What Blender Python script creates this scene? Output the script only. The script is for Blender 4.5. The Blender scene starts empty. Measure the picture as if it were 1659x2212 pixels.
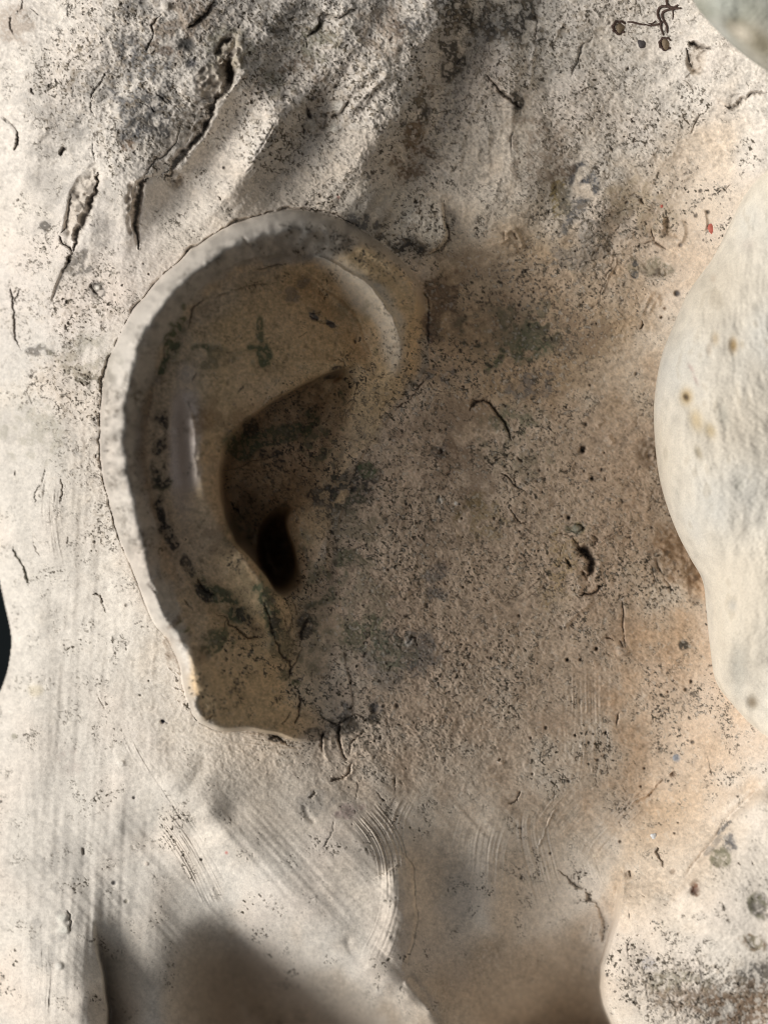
import bpy, math, time
import numpy as np
T0 = time.time()
R = math.radians
rng = np.random.RandomState(7)

# ---------------------------------------------------------------- camera, sky, sun, exposure
from mathutils import Vector, Matrix
UPV = Vector((-0.75, -0.42, 0.22)).normalized()      # which way is up, seen from the camera: the sculpture lies back on its side
M3 = UPV.rotation_difference(Vector((0, 0, 1))).to_matrix(); MN = np.array(M3, np.float64)
S = 1.173e-4                 # one drawing unit in metres: the sculpture shows about 19 x 26 cm of itself
CX, CY, CAMD = 829.5, 1106.0, 3600.0
scene = bpy.context.scene
cam_d = bpy.data.cameras.new("camera")
cam = bpy.data.objects.new("camera", cam_d)
scene.collection.objects.link(cam)
cam.matrix_world = M3.to_4x4() @ Matrix.Translation((0, -CAMD * S, 0)) @ Matrix.Rotation(R(90), 4, 'X')
cam_d.sensor_fit = 'VERTICAL'
cam_d.sensor_height = 24.0
cam_d.lens = 24.0 * CAMD / 2212.0
cam_d.clip_start, cam_d.clip_end = 0.01, 50
cam_d.dof.use_dof = True
cam_d.dof.focus_distance = (CAMD + 15) * S
cam_d.dof.aperture_fstop = 4.5
scene.camera = cam

SUN_DIR = MN @ np.array([-0.93, -0.36, -0.02]); SUN_DIR /= np.linalg.norm(SUN_DIR)
world = bpy.data.worlds.new("World"); scene.world = world
world.use_nodes = True
wn = world.node_tree; wn.nodes.clear()
sky = wn.nodes.new('ShaderNodeTexSky'); sky.sky_type = 'NISHITA'; sky.sun_disc = False
sky.sun_elevation = math.asin(SUN_DIR[2]); sky.sun_rotation = math.atan2(SUN_DIR[0], SUN_DIR[1])
sky.air_density = 1.0; sky.dust_density = 4.0
bg = wn.nodes.new('ShaderNodeBackground'); bg.inputs['Strength'].default_value = 0.075
wo = wn.nodes.new('ShaderNodeOutputWorld')
hs = wn.nodes.new('ShaderNodeHueSaturation'); hs.inputs['Saturation'].default_value = 0.04      # thin overcast: the blue is veiled
wn.links.new(sky.outputs[0], hs.inputs['Color']); wn.links.new(hs.outputs[0], bg.inputs[0]); wn.links.new(bg.outputs[0], wo.inputs[0])
sun_d = bpy.data.lights.new("sun", 'SUN'); sun_d.energy = 3.7; sun_d.angle = R(50); sun_d.color = (1.0, 0.955, 0.89)
sun = bpy.data.objects.new("sun", sun_d); scene.collection.objects.link(sun)
from mathutils import Vector, Matrix
sun.rotation_euler = Vector(SUN_DIR).to_track_quat('Z', 'Y').to_euler()
scene.view_settings.view_transform = 'Standard'; scene.view_settings.look = 'None'
scene.view_settings.exposure = -0.16; scene.view_settings.gamma = 1.0
scene.cycles.use_denoising = True; scene.cycles.filter_width = 1.05
scene.cycles.max_bounces = 8; scene.cycles.diffuse_bounces = 6

# ---------------------------------------------------------------- grid (drawing units)
def axis(lo, hi, n, margin, k):
    core = np.linspace(lo, hi, n)
    d = core[1] - core[0]
    g = d * 1.0 * (1.085 ** np.arange(1, k + 1)); g = np.cumsum(g); g = g / g[-1] * margin
    return np.concatenate([lo - g[::-1], core, hi + g])
us = axis(-12, 1671, 885, 300, 34)
vs = axis(-12, 2224, 1176, 300, 34)
NX, NY = len(us), len(vs)
U, V = np.meshgrid(us, vs); U = U.astype(np.float32); V = V.astype(np.float32)
GD = 1.9

def fblur(a, s):
    """gaussian blur by fft, s in cells"""
    ky = np.fft.fftfreq(a.shape[0])[:, None]; kx = np.fft.rfftfreq(a.shape[1])[None, :]
    return np.fft.irfft2(np.fft.rfft2(a) * np.exp(-2 * (math.pi * s) ** 2 * (kx * kx + ky * ky)), s=a.shape).astype(np.float32)
def noise(s, sy=None, ang=0.0, seed=0):
    """unit variance noise of feature size s (cells)"""
    r = np.random.RandomState(seed + 1000)
    a = r.standard_normal((NY, NX))
    ky = np.fft.fftfreq(NY)[:, None]; kx = np.fft.rfftfreq(NX)[None, :]
    if sy is None: q = s * s * (kx * kx + ky * ky)
    else:
        c, n = math.cos(ang), math.sin(ang)
        q = (s * (kx * c + ky * n)) ** 2 + (sy * (-kx * n + ky * c)) ** 2
    f = np.fft.rfft2(a) * np.exp(-2 * math.pi ** 2 * q)
    f[0, 0] = 0
    o = np.fft.irfft2(f, s=(NY, NX)); return (o / o.std()).astype(np.float32)
def sstep(x, a, b):
    t = np.clip((x - a) / (b - a), 0, 1); return t * t * (3 - 2 * t)

N1, N2, N3, N4 = noise(1.0, seed=1), noise(1.7, seed=2), noise(3.2, seed=3), noise(6, seed=4)
N1b, N2b, N3b, N4b = noise(1.0, seed=11), noise(1.7, seed=12), noise(3.2, seed=13), noise(6, seed=14)
N12, N12b, N30, N30b = noise(13, seed=5), noise(13, seed=15), noise(32, seed=6), noise(32, seed=16)
N70 = noise(70, seed=8)
N08, N08b = noise(.62, seed=9), noise(.62, seed=19)
WU = U + N2 * .9 + N3 * 1.5 + N4 * 2.6 + N12 * 3.0          # wobbly coordinates for cracks and stains
WV = V + N2b * .9 + N3b * 1.5 + N4b * 2.6 + N12b * 3.0

# views in which shapes were measured: origin and scale to drawing units
CR = {'a': (0, 0, .3918), 'b': (650, 0, .3918), 'c': (1296, 0, .3918), 'd': (0, 500, .3918), 'e': (300, 500, .4822),
      'f': (1000, 500, .3918), 'g': (1450, 400, .3390), 'h': (0, 1150, .3918), 'i': (400, 1150, .3918), 'j': (950, 1100, .3918),
      'k': (1400, 1100, .3616), 'l': (0, 1800, .3918), 'm': (600, 1800, .3918), 'n': (1200, 1800, .4497), 'F': (0, 0, 1.173),
      'p': (1600, 0, .2086), 'q': (500, 900, .2411)}
def P(c, *pts):
    ox, oy, s = CR[c]
    return [((ox + x * s) / 1.173, (oy + y * s) / 1.173) for x, y in pts]
def Lc(c, v): return v * CR[c][2] / 1.173

def window(pts, pad):
    xs = [p[0] for p in pts]; ys = [p[1] for p in pts]
    i0, i1 = np.searchsorted(us, min(xs) - pad), np.searchsorted(us, max(xs) + pad)
    j0, j1 = np.searchsorted(vs, min(ys) - pad), np.searchsorted(vs, max(ys) + pad)
    return slice(j0, max(j1, j0 + 1)), slice(i0, max(i1, i0 + 1))
def smooth_line(pts, n=8):
    """Catmull-Rom resampling"""
    p = np.array(pts, float)
    if len(p) < 3: return p
    q = np.vstack([2 * p[0] - p[1], p, 2 * p[-1] - p[-2]]); out = []
    for i in range(1, len(q) - 2):
        for t in np.linspace(0, 1, n, endpoint=False):
            a, b, c, d = q[i - 1], q[i], q[i + 1], q[i + 2]
            out.append(.5 * ((2 * b) + (-a + c) * t + (2 * a - 5 * b + 4 * c - d) * t * t + (-a + 3 * b - 3 * c + d) * t ** 3))
    out.append(q[-2]); return np.array(out)
def ragged(pl, amp, seed):
    r = np.random.RandomState(seed); pl = np.array(pl, float)
    for a in (amp, amp * .55):
        mid = (pl[1:] + pl[:-1]) / 2; out = np.empty((len(pl) + len(mid), 2)); out[0::2] = pl; out[1::2] = mid + r.uniform(-a, a, mid.shape); pl = out
    return pl
def dist_line(x, y, pts):
    """unsigned distance, signed side (+ = right of travel, image y down), t in 0..1 along the line"""
    p = np.asarray(pts, float); seg = np.linalg.norm(np.diff(p, axis=0), axis=1); L = max(seg.sum(), 1e-6)
    best = np.full(x.shape, 1e9, np.float32); side = np.zeros_like(best); tt = np.zeros_like(best); acc = 0
    for i in range(len(p) - 1):
        ax, ay = p[i]; bx, by = p[i + 1]; dx, dy = bx - ax, by - ay; l2 = dx * dx + dy * dy + 1e-9
        t = np.clip(((x - ax) * dx + (y - ay) * dy) / l2, 0, 1)
        ex, ey = x - ax - t * dx, y - ay - t * dy
        d = np.hypot(ex, ey); m = d < best
        best = np.where(m, d, best); side = np.where(m, np.sign(dx * ey - dy * ex), side)
        tt = np.where(m, (acc + t * seg[i]) / L, tt); acc += seg[i]
    return best, side, tt
def poly_sd(x, y, pts):
    """signed distance to a closed polygon, positive inside"""
    p = list(pts); ins = np.zeros(x.shape, bool)
    for i in range(len(p)):
        ax, ay = p[i]; bx, by = p[(i + 1) % len(p)]
        if ay != by:
            ins ^= ((ay > y) != (by > y)) & (x < (bx - ax) * (y - ay) / (by - ay) + ax)
    d, _, _ = dist_line(x, y, p + [p[0]])
    return np.where(ins, d, -d)

def rbf(points, x, y, scale=400.0):
    """smooth surface through scattered heights (linear kernel plus a plane)"""
    A = np.array(points, float); X = A[:, :2] / scale; z = A[:, 2]; n = len(z)
    D = np.sqrt(((X[:, None] - X[None]) ** 2).sum(2) + 1e-4)
    M = np.zeros((n + 3, n + 3)); M[:n, :n] = D - np.eye(n) * 0.004
    M[:n, n] = 1; M[:n, n + 1:] = X; M[n, :n] = 1; M[n + 1:, :n] = X.T
    w = np.linalg.solve(M, np.concatenate([z, [0, 0, 0]]))
    xf, yf = (x / scale).ravel(), (y / scale).ravel(); o = w[n] + w[n + 1] * xf + w[n + 2] * yf
    for k in range(n):
        o = o + w[k] * np.sqrt((xf - X[k, 0]) ** 2 + (yf - X[k, 1]) ** 2 + 1e-4)
    return o.reshape(x.shape)
def upsample(cx, cy, Z):
    """bilinear from a coarse regular grid to the working grid"""
    fx = np.clip((us - cx[0]) / (cx[1] - cx[0]), 0, len(cx) - 1.001); fy = np.clip((vs - cy[0]) / (cy[1] - cy[0]), 0, len(cy) - 1.001)
    ix, iy = fx.astype(int), fy.astype(int); tx, ty = (fx - ix)[None, :], (fy - iy)[:, None]
    a = Z[np.ix_(iy, ix)]; b = Z[np.ix_(iy, ix + 1)]; c = Z[np.ix_(iy + 1, ix)]; d = Z[np.ix_(iy + 1, ix + 1)]
    return ((a * (1 - tx) + b * tx) * (1 - ty) + (c * (1 - tx) + d * tx) * ty).astype(np.float32)
def curve(pts, step=28):
    """sample a 3D polyline (x, y, h) densely enough to act as a crease"""
    out = []
    for a, b in zip(pts[:-1], pts[1:]):
        n = max(1, int(math.hypot(b[0] - a[0], b[1] - a[1]) / step))
        for k in range(n):
            t = k / n; out.append(tuple(a[i] * (1 - t) + b[i] * t for i in range(3)))
    out.append(tuple(pts[-1])); return out

# ---------------------------------------------------------------- the head's large forms
base_pts = []
for row in [
    # top of the head: the strands of hair
    [(-250, -200, -420), (100, -200, -60), (500, -250, 20), (1000, -250, -20), (1400, -200, -10), (1900, -200, 60)],
    [(0, 0, -90), (60, 0, -62), (120, 0, -30), (250, 0, 20), (400, 0, 38), (560, 0, 25), (700, 0, 20), (850, 0, 22), (1000, 0, 5), (1100, 0, -40), (1160, 0, -62), (1250, 0, -50), (1400, 0, -40), (1500, 0, 0), (1659, 0, 60)],
    [(0, 200, -100), (45, 200, -60), (110, 200, -22), (250, 200, 28), (350, 200, 48), (430, 180, 50)],
    [(0, 400, -110), (100, 400, -40), (200, 400, 0), (300, 400, 18)],
    [(0, 600, -120), (100, 600, -52), (200, 600, -22), (300, 560, 5)],
    [(0, 800, -125), (100, 800, -64), (180, 800, -40), (260, 800, -22)],
    [(0, 1000, -130), (100, 1000, -78), (180, 1000, -55), (260, 1000, -35)],
    [(60, 1200, -105), (150, 1200, -66), (240, 1200, -42), (330, 1200, -25)],
    [(60, 1400, -118), (180, 1400, -62), (300, 1400, -32), (380, 1400, -20)],
    [(0, 1600, -125), (120, 1600, -72), (250, 1600, -34), (380, 1620, -8), (480, 1640, 8), (600, 1640, 12), (720, 1620, 2)],
    # temple and cheek
    [(640, 60, 2), (600, 150, -5)],
    [(880, 250, 18), (800, 420, 5), (740, 430, 0), (640, 330, -12)],
    [(1080, 80, -38), (1000, 200, -46), (950, 330, -52), (900, 400, -42)],
    [(1200, 200, -66), (1300, 200, -66), (1150, 350, -62), (1050, 450, -52), (1300, 350, -70), (1400, 200, -58), (1500, 250, -40), (1600, 200, 25), (1659, 250, 60)],
    [(1400, 400, -60), (1500, 400, -32), (1560, 380, 0), (1640, 360, 60), (1200, 480, -62), (1300, 520, -60), (1430, 540, -66), (1530, 520, -30)],
    [(950, 570, -58), (1060, 600, -84), (1150, 620, -90), (1230, 620, -72), (1330, 620, -64), (1440, 640, -66), (1560, 640, 0)],
    [(960, 690, -92), (1060, 710, -104), (1140, 730, -104), (1210, 740, -84), (1300, 720, -70), (1400, 720, -76), (1550, 760, -30)],
    [(960, 830, -30), (1020, 840, -50), (1120, 850, -62), (1200, 850, -76), (1300, 850, -88), (1400, 850, -104), (1560, 850, -90)],
    [(800, 1000, 2), (900, 1000, -12), (1000, 1000, -32), (1100, 1000, -52), (1200, 1000, -72), (1300, 1000, -92), (1400, 1000, -112), (1560, 1000, -120)],
    [(720, 1150, 4), (800, 1160, 4), (900, 1160, -12), (1000, 1160, -28), (1150, 1160, -58), (1300, 1160, -84), (1420, 1160, -106), (1560, 1160, -110)],
    [(700, 1300, 0), (800, 1320, 4), (950, 1320, -18), (1100, 1300, -50), (1200, 1300, -70), (1260, 1290, -72), (1350, 1300, -84), (1450, 1300, -100), (1560, 1320, -90)],
    [(700, 1450, -4), (800, 1480, 4), (950, 1480, -14), (1100, 1480, -38), (1250, 1480, -62), (1380, 1480, -88), (1480, 1480, -86), (1560, 1480, -56), (1640, 1500, 10)],
    [(800, 1620, 4), (950, 1620, -14), (1100, 1620, -34), (1250, 1640, -56), (1380, 1640, -84), (1450, 1620, -86), (1530, 1600, -46), (1600, 1580, 5), (1659, 1620, 55)],
    [(950, 1760, -10), (1080, 1760, -26), (1200, 1770, -52), (1300, 1760, -68), (1390, 1740, -78), (1450, 1740, -52), (1530, 1720, 5), (1610, 1720, 60), (1659, 1740, 95)],
    [(1250, 1840, -66), (1330, 1850, -66), (1390, 1840, -30), (1460, 1830, 8), (1540, 1830, 58), (1659, 1830, 108)],
    # under the ear: neck muscle and jaw
    [(-30, 1750, -140), (100, 1800, -70), (220, 1780, -42), (330, 1800, -40), (420, 1800, -18)],
    [(500, 1760, 14), (620, 1740, 18), (760, 1720, 14), (850, 1740, 8)],
    [(670, 1840, 36), (760, 1850, 44), (680, 1910, 42), (740, 1950, 48), (790, 1900, 52), (790, 2015, 44), (840, 2050, 38), (855, 1900, 52), (868, 1980, 48)],
]: base_pts += row
base_pts += curve([(370, 1700, 14), (450, 1760, 28), (520, 1850, 32), (590, 1940, 30), (660, 2010, 24), (740, 2070, 12), (830, 2130, -2), (930, 2190, -20), (1020, 2260, -60)], 40)
base_pts += curve([(400, 1830, -14), (470, 1920, -20), (540, 2000, -44), (600, 2060, -92), (680, 2110, -110), (780, 2170, -128), (860, 2230, -150)], 40)
base_pts += [(470, 2080, -100), (560, 2160, -130), (700, 2250, -160)]
# small tendon between the left column and the hollow
base_pts += curve([(330, 1900, -34), (330, 2000, -52), (325, 2100, -72), (330, 2230, -90)], 50)
base_pts += curve([(380, 1950, -48), (385, 2050, -80), (390, 2140, -110), (400, 2240, -130)], 50)
# left column of the neck
base_pts += [(60, 1900, -78), (140, 1920, -48), (200, 1900, -46), (60, 2050, -70), (140, 2060, -28), (190, 2020, -30), (60, 2200, -60), (140, 2200, -12), (195, 2150, -14), (205, 2230, -14)]
base_pts += [(245, 1930, -46), (252, 2000, -60), (252, 2080, -78), (250, 2200, -96), (285, 2050, -70), (285, 2150, -86)]
# jaw right of the overlap, folds and the deep shade under the jaw
base_pts += [(915, 1880, -18), (930, 1960, -34), (905, 2060, -24), (985, 1800, -24), (985, 1900, -46), (1010, 1980, -42), (1045, 1900, -28), (1055, 1990, -36), (1080, 1860, -36),
             (1140, 1880, -66), (1120, 1980, -84), (1200, 1960, -98), (1000, 2060, -74), (960, 2140, -70), (1080, 2100, -110), (1180, 2080, -120), (1060, 2200, -130), (1180, 2200, -150),
             (1260, 1930, -84), (1300, 1990, -90), (1270, 2060, -100), (1255, 2130, -110), (1270, 2230, -120), (1150, 2290, -160)]
base_pts += curve([(1345, 1900, -36), (1338, 1960, -24), (1342, 2010, -14), (1318, 2070, -2), (1308, 2130, 2), (1322, 2190, 0), (1338, 2250, 0)], 30)
base_pts += [(1400, 1950, 20), (1400, 2050, 30), (1380, 2160, 40), (1500, 1950, 66), (1500, 2080, 78), (1480, 2200, 70), (1600, 1930, 110), (1600, 2080, 112), (1620, 2200, 92), (1700, 2000, 140), (1900, 2000, 190), (1900, 2400, 150), (1500, 2450, 60)]
base_pts += curve([(600, 250, 20), (560, 300, 20), (490, 400, 16), (420, 470, 4)], 40) + curve([(520, 250, -16), (450, 360, -16), (390, 440, -14)], 40) + curve([(700, 240, -26), (650, 320, -22), (590, 410, -10)], 40)
base_pts += curve([(960, 60, 22), (900, 140, 24), (850, 250, 24), (770, 350, 16), (700, 425, 0)], 40) + curve([(1030, 60, -50), (985, 160, -48), (930, 300, -46), (880, 380, -50)], 40)
base_pts += [(-60, 300, -170), (-60, 900, -190), (-60, 1900, -150), (-250, 600, -420), (-250, 1400, -450), (-250, 2100, -400), (0, 2300, -120), (300, 2450, -200), (900, 2450, -300), (1900, 1000, -60), (1900, 600, 60), (1900, 1500, 90)]

cx = np.arange(-330, 1991, 8.0); cy = np.arange(-330, 2550, 8.0)
GX, GY = np.meshgrid(cx, cy)
H = upsample(cx, cy, rbf(base_pts, GX, GY))
H = fblur(H, 4.5)

# ---------------------------------------------------------------- the ear
ear_outline = [(930, 790), (928, 740), (925, 690), (912, 620), (880, 572), (830, 530), (770, 490), (720, 465), (650, 452), (580, 460), (510, 485), (440, 525),
               (380, 570), (330, 620), (290, 670), (262, 720), (240, 770), (228, 830), (221, 900), (219, 960), (226, 1030), (242, 1095), (262, 1165), (285, 1228),
               (307, 1280), (332, 1340), (365, 1385), (388, 1431), (401, 1481), (414, 1528), (432, 1557), (470, 1573), (530, 1577), (600, 1590), (650, 1602), (710, 1596),
               (760, 1560), (760, 1480), (745, 1400), (735, 1300), (730, 1200), (745, 1080), (800, 960), (860, 880)]
E = []
RIM_O = curve([(925, 740, 0), (915, 650, 14), (885, 590, 24), (830, 540, 34), (770, 498, 46), (720, 475, 56), (650, 462, 66), (580, 470, 78), (510, 494, 86), (445, 533, 92), (386, 578, 96),
            (337, 627, 98), (298, 676, 98), (270, 725, 96), (249, 775, 94), (237, 833, 92), (230, 900, 90), (228, 960, 88), (235, 1028, 85), (251, 1092, 82), (271, 1162, 78), (293, 1224, 74),
            (315, 1276, 72), (340, 1334, 70), (373, 1380, 68), (396, 1428, 64), (410, 1478, 60), (422, 1522, 54), (440, 1548, 46), (474, 1562, 42), (530, 1566, 36), (600, 1578, 24), (650, 1590, 12), (700, 1588, 0)], 14)
RIM_C = curve([(905, 760, 14), (900, 690, 36), (876, 635, 62), (828, 580, 84), (768, 540, 108), (700, 515, 130), (630, 510, 146), (570, 520, 154), (510, 542, 160), (450, 582, 166), (396, 628, 172),
            (350, 686, 174), (318, 748, 172), (298, 815, 168), (288, 880, 164), (284, 950, 158), (289, 1020, 150), (305, 1086, 142), (318, 1150, 132), (330, 1208, 118), (338, 1262, 104), (354, 1320, 92), (380, 1376, 84),
            (404, 1430, 76), (424, 1482, 70), (442, 1528, 60)], 14)
def arc_resample(c, n):
    c = np.array(c, float); d = np.concatenate([[0], np.cumsum(np.hypot(*np.diff(c[:, :2], axis=0).T))]); q = np.linspace(0, d[-1], n); return np.stack([np.interp(q, d, c[:, k]) for k in range(3)], 1)
ro, rc = arc_resample(RIM_O[:-12], 130), arc_resample(RIM_C, 130)
for k in range(0, 130, 1):
    dd = np.hypot(ro[:, 0] - rc[k, 0], ro[:, 1] - rc[k, 1]); o_ = ro[dd.argmin()]; c_ = rc[k]; f_ = .34
    if k % 1 == 0 and 4 < k: E.append((o_[0] * (1 - f_) + c_[0] * f_, o_[1] * (1 - f_) + c_[1] * f_, o_[2] + (c_[2] - o_[2]) * .86))
E += [(x, y, h - 34 * min(1, max(0, (880 - x) / 200)) if y < 1500 else h + 26 * min(1, (y - 1500) / 50) * min(1, max(0, (720 - x) / 120))) for x, y, h in RIM_O] + RIM_C
E += curve([(655, 552, 52), (590, 562, 64), (530, 578, 74), (476, 612, 84), (424, 662, 92), (380, 720, 96), (350, 780, 94), (326, 840, 88), (314, 900, 80), (310, 960, 74), (315, 1025, 68), (332, 1090, 64), (352, 1150, 60),
            (368, 1205, 58), (384, 1265, 56), (404, 1330, 56), (430, 1390, 58)], 26)
E += curve([(348, 880, 66), (342, 940, 60), (345, 1000, 56), (353, 1060, 52), (366, 1120, 46), (384, 1175, 40), (420, 1240, 30), (470, 1300, 20), (520, 1340, 12), (560, 1366, 8)], 24)
E += curve([(402, 862, 104), (416, 905, 156), (424, 960, 172), (430, 1030, 160), (446, 1090, 104), (470, 1150, 78), (505, 1200, 70), (540, 1240, 66), (570, 1285, 62), (590, 1330, 52)], 24)
E += curve([(384, 870, 72), (388, 930, 66), (394, 990, 62), (398, 1045, 62)], 24)
E += [(450, 700, 84), (520, 640, 64), (610, 610, 36), (690, 640, 8), (750, 690, -10), (785, 750, -16), (600, 720, 40), (500, 780, 72), (690, 760, 14), (570, 820, 58), (640, 790, 38), (725, 772, 12), (430, 800, 88), (790, 800, -14), (640, 690, 24), (480, 850, 84), (455, 920, 88), (460, 1000, 80)]
E += curve([(640, 572, 34), (700, 612, 10), (752, 662, -4), (786, 712, -12), (806, 762, -16), (812, 800, -14)], 14)
E += curve([(650, 545, 92), (712, 568, 112), (775, 612, 116), (825, 660, 104), (856, 712, 84), (866, 756, 54), (850, 796, 14)], 14)
ce = [(738, 797, 15), (690, 812, 25), (620, 848, 40), (560, 885, 52), (520, 915, 60), (488, 958, 65), (472, 1010, 65), (472, 1060, 62), (483, 1120, 58), (508, 1172, 54), (548, 1213, 50), (578, 1252, 44), (600, 1284, 24)]
E += curve(ce, 11)
E += curve([(738, 812, -34), (697, 830, -24), (632, 868, -10), (574, 908, 0), (536, 938, 0), (505, 975, -4), (487, 1015, -8), (487, 1062, -18), (500, 1118, -40), (525, 1162, -86), (562, 1204, -130), (592, 1244, -120), (610, 1274, -50)], 11)
E += [(705, 870, -34), (645, 900, -28), (590, 940, -22), (650, 960, -34), (555, 1000, -30), (620, 1020, -60), (540, 1060, -50), (585, 1070, -90), (530, 1110, -84), (690, 915, -30)]
E += [(588, 1112, -100), (600, 1160, -130), (603, 1205, -130), (622, 1240, -110), (632, 1262, -60)]
te = [(762, 852, -6), (745, 905, -12), (716, 955, -16), (702, 1020, -18), (668, 1078, -18), (634, 1096, -20), (620, 1140, -18), (638, 1190, -14), (652, 1235, -14), (660, 1272, -20)]
E += curve(te, 11)
E += curve([(748, 848, -30), (728, 900, -28), (696, 950, -32), (680, 1016, -36), (650, 1064, -44), (612, 1098, -60), (602, 1138, -70), (620, 1190, -66), (634, 1232, -56), (645, 1266, -44)], 11)
E += curve([(630, 1292, -20), (650, 1360, -26), (640, 1430, -18), (625, 1480, -4)], 24)
E += [(450, 1420, 66), (500, 1490, 54), (560, 1440, 36), (600, 1520, 26), (680, 1540, 6), (590, 1390, 30), (520, 1400, 40), (480, 1370, 42), (450, 1330, 46), (540, 1520, 42), (690, 1480, -2), (700, 1380, -2), (690, 1250, 2), (720, 1120, 4), (780, 960, -2), (860, 860, -4), (930, 790, -16), (800, 850, -2), (750, 1540, 2), (620, 1330, 14)]
x0, x1, y0, y1 = 180, 990, 410, 1650
ex = np.arange(x0, x1, 4.0); ey = np.arange(y0, y1, 4.0)
EX, EY = np.meshgrid(ex, ey)
HE = fblur(upsample(ex, ey, rbf(E, EX, EY, 300.0)), 1.7)
sl = window(ear_outline, 90)
wu = U + N4 * 0.8 + N12 * 1.6; wv = V + N4b * 0.8 + N12b * 1.6
def sink(poly, depth, a, b, warp=1.0):
    global H
    s_ = window(poly, 20); d_ = poly_sd(U[s_] + N12[s_] * 2 * warp + N4[s_] * .8, V[s_] + N12b[s_] * 2 * warp + N4b[s_] * .8, poly); H[s_] -= depth * sstep(d_, a, b)
def soft_sink(poly, depth, a, b, blur):
    global H
    M_ = np.zeros_like(U); s_ = window(poly, 200); M_[s_] = sstep(poly_sd(U[s_] + N12[s_] * 2, V[s_] + N12b[s_] * 2, poly), a, b); H -= depth * fblur(M_, blur)
soft_sink([(405, 2560), (400, 2160), (415, 2080), (450, 2020), (505, 2000), (570, 2046), (640, 2090), (740, 2150), (850, 2215), (960, 2290), (1000, 2560)], 430, -45, 150, 9)
sl_ = [(204, 1900), (203, 1960), (204, 2010), (212, 2070), (226, 2130), (232, 2180), (230, 2240), (226, 2560)]
s_ = window(sl_, 300); e_, sd_, t_ = dist_line(U[s_] + N12[s_] * 1.5, V[s_], sl_); e_ = e_ * -sd_ if sl_[0][0] < 0 else e_ * -np.sign(sd_) 
H[s_] -= 190 * sstep(e_, -2, 10) * np.exp(-np.clip(e_, 0, 999) / 42) * sstep(V[s_], 1980, 2190)
edge_ = [(1342, 1890), (1336, 1935), (1332, 1985), (1318, 2040), (1300, 2085), (1297, 2130), (1306, 2170), (1322, 2212), (1350, 2290), (1420, 2560)]
dp_ = [(1500, 1900), (1342, 1880), (1290, 1960), (1190, 2020), (1080, 2080), (1000, 2130), (940, 2200), (960, 2560), (1600, 2560)]
s_ = window(dp_, 700); d_ = poly_sd(U[s_], V[s_], dp_); e_, sd_, t_ = dist_line(U[s_] + N12[s_] * 1.5, V[s_] + N12b[s_] * 1.5, edge_)
H[s_] -= 480 * sstep(d_, -20, 290) * sstep(e_ * sd_, -1, 7) ; H[s_] += 34 * sstep(-e_ * sd_, -1, 8) * np.exp(-e_ / 130) * sstep(V[s_], 1880, 2000)
ESD = np.full(U.shape, -999, np.float32)
ESD[sl] = poly_sd(wu[sl], wv[sl], [tuple(p) for p in smooth_line(ear_outline + [ear_outline[0]], 4)[:-1]])
# the left and upper rim stands off the head; the front of the ear melts into the cheek
att = np.zeros_like(U)
att = sstep(U, 640, 860) * 1.0
att = np.maximum(att * sstep(V, 600, 760), sstep(U, 650, 760) * sstep(V, 1300, 1560) * 0.7)
att = np.clip(att + sstep(U, 690, 760) * sstep(V, 780, 860), 0, 1)
width = 7 + 55 * att
w = sstep(ESD, -2, width); rimround = np.clip(1 - ESD / 14, 0, 1) ** 2 * (ESD > 0) * (1 - att) * 10
H = H * 1.6
HE = (HE + .22 * np.clip(720 - U, 0, 600) + .16 * np.clip(680 - U, 0, 260) * sstep(V, 1360, 1500)) * 1.35
H = H * (1 - w) + (HE - rimround * 1.3) * w
earmask = sstep(ESD, -1, 3)
H0 = H.copy()

cp_ = [(770, 845), (745, 905), (716, 955), (702, 1020), (668, 1078), (634, 1100), (640, 1190), (662, 1272), (640, 1420), (420, 1420), (360, 760), (735, 700), (775, 790)]
s_ = window(cp_, 10); d_ = poly_sd(U[s_] + N12[s_] * 1.5, V[s_] + N12b[s_] * 1.5, cp_); ci_ = [(x, y) for x, y, _ in ce]; e_, sd_, t_ = dist_line(U[s_] + N4[s_] * .6, V[s_] + N4b[s_] * .6, [(775, 786)] + ci_ + [(612, 1300)])
H[s_] -= 74 * sstep(d_, -10, 95) * sstep(-e_ * sd_, -1.2, 3.5) * (1 - sstep(V[s_], 1255, 1300))
s_ = window([(726, 808)], 60); H[s_] -= 60 * np.exp(-((U[s_] - 727 + N4[s_] * 2) / 14) ** 2 - ((V[s_] - 812 + .5 * (U[s_] - 727)) / 9) ** 2)
cn_ = [tuple(p) for p in smooth_line([(520, 1060), (600, 1020), (690, 1040), (668, 1078), (640, 1096), (622, 1118), (620, 1142), (634, 1188), (647, 1232), (652, 1256), (632, 1276), (604, 1284), (578, 1252), (549, 1213), (522, 1180), (500, 1140), (520, 1060)], 5)[:-1]]
s_ = window(cn_, 12); d_ = poly_sd(U[s_] + N12[s_] * 1.6 + N4[s_] * .9, V[s_] + N12b[s_] * 1.6 + N4b[s_] * .9, cn_); rc_ = np.hypot((U[s_] - 604) / 46, (V[s_] - 1190) / 92)
H[s_] -= 290 * sstep(d_, -1.5, 9) * (1 - sstep(rc_ + N12[s_] * .05, .62, 1.12)) + 30 * sstep(d_, -1.5, 5) * sstep(V[s_], 1060, 1140)
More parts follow.
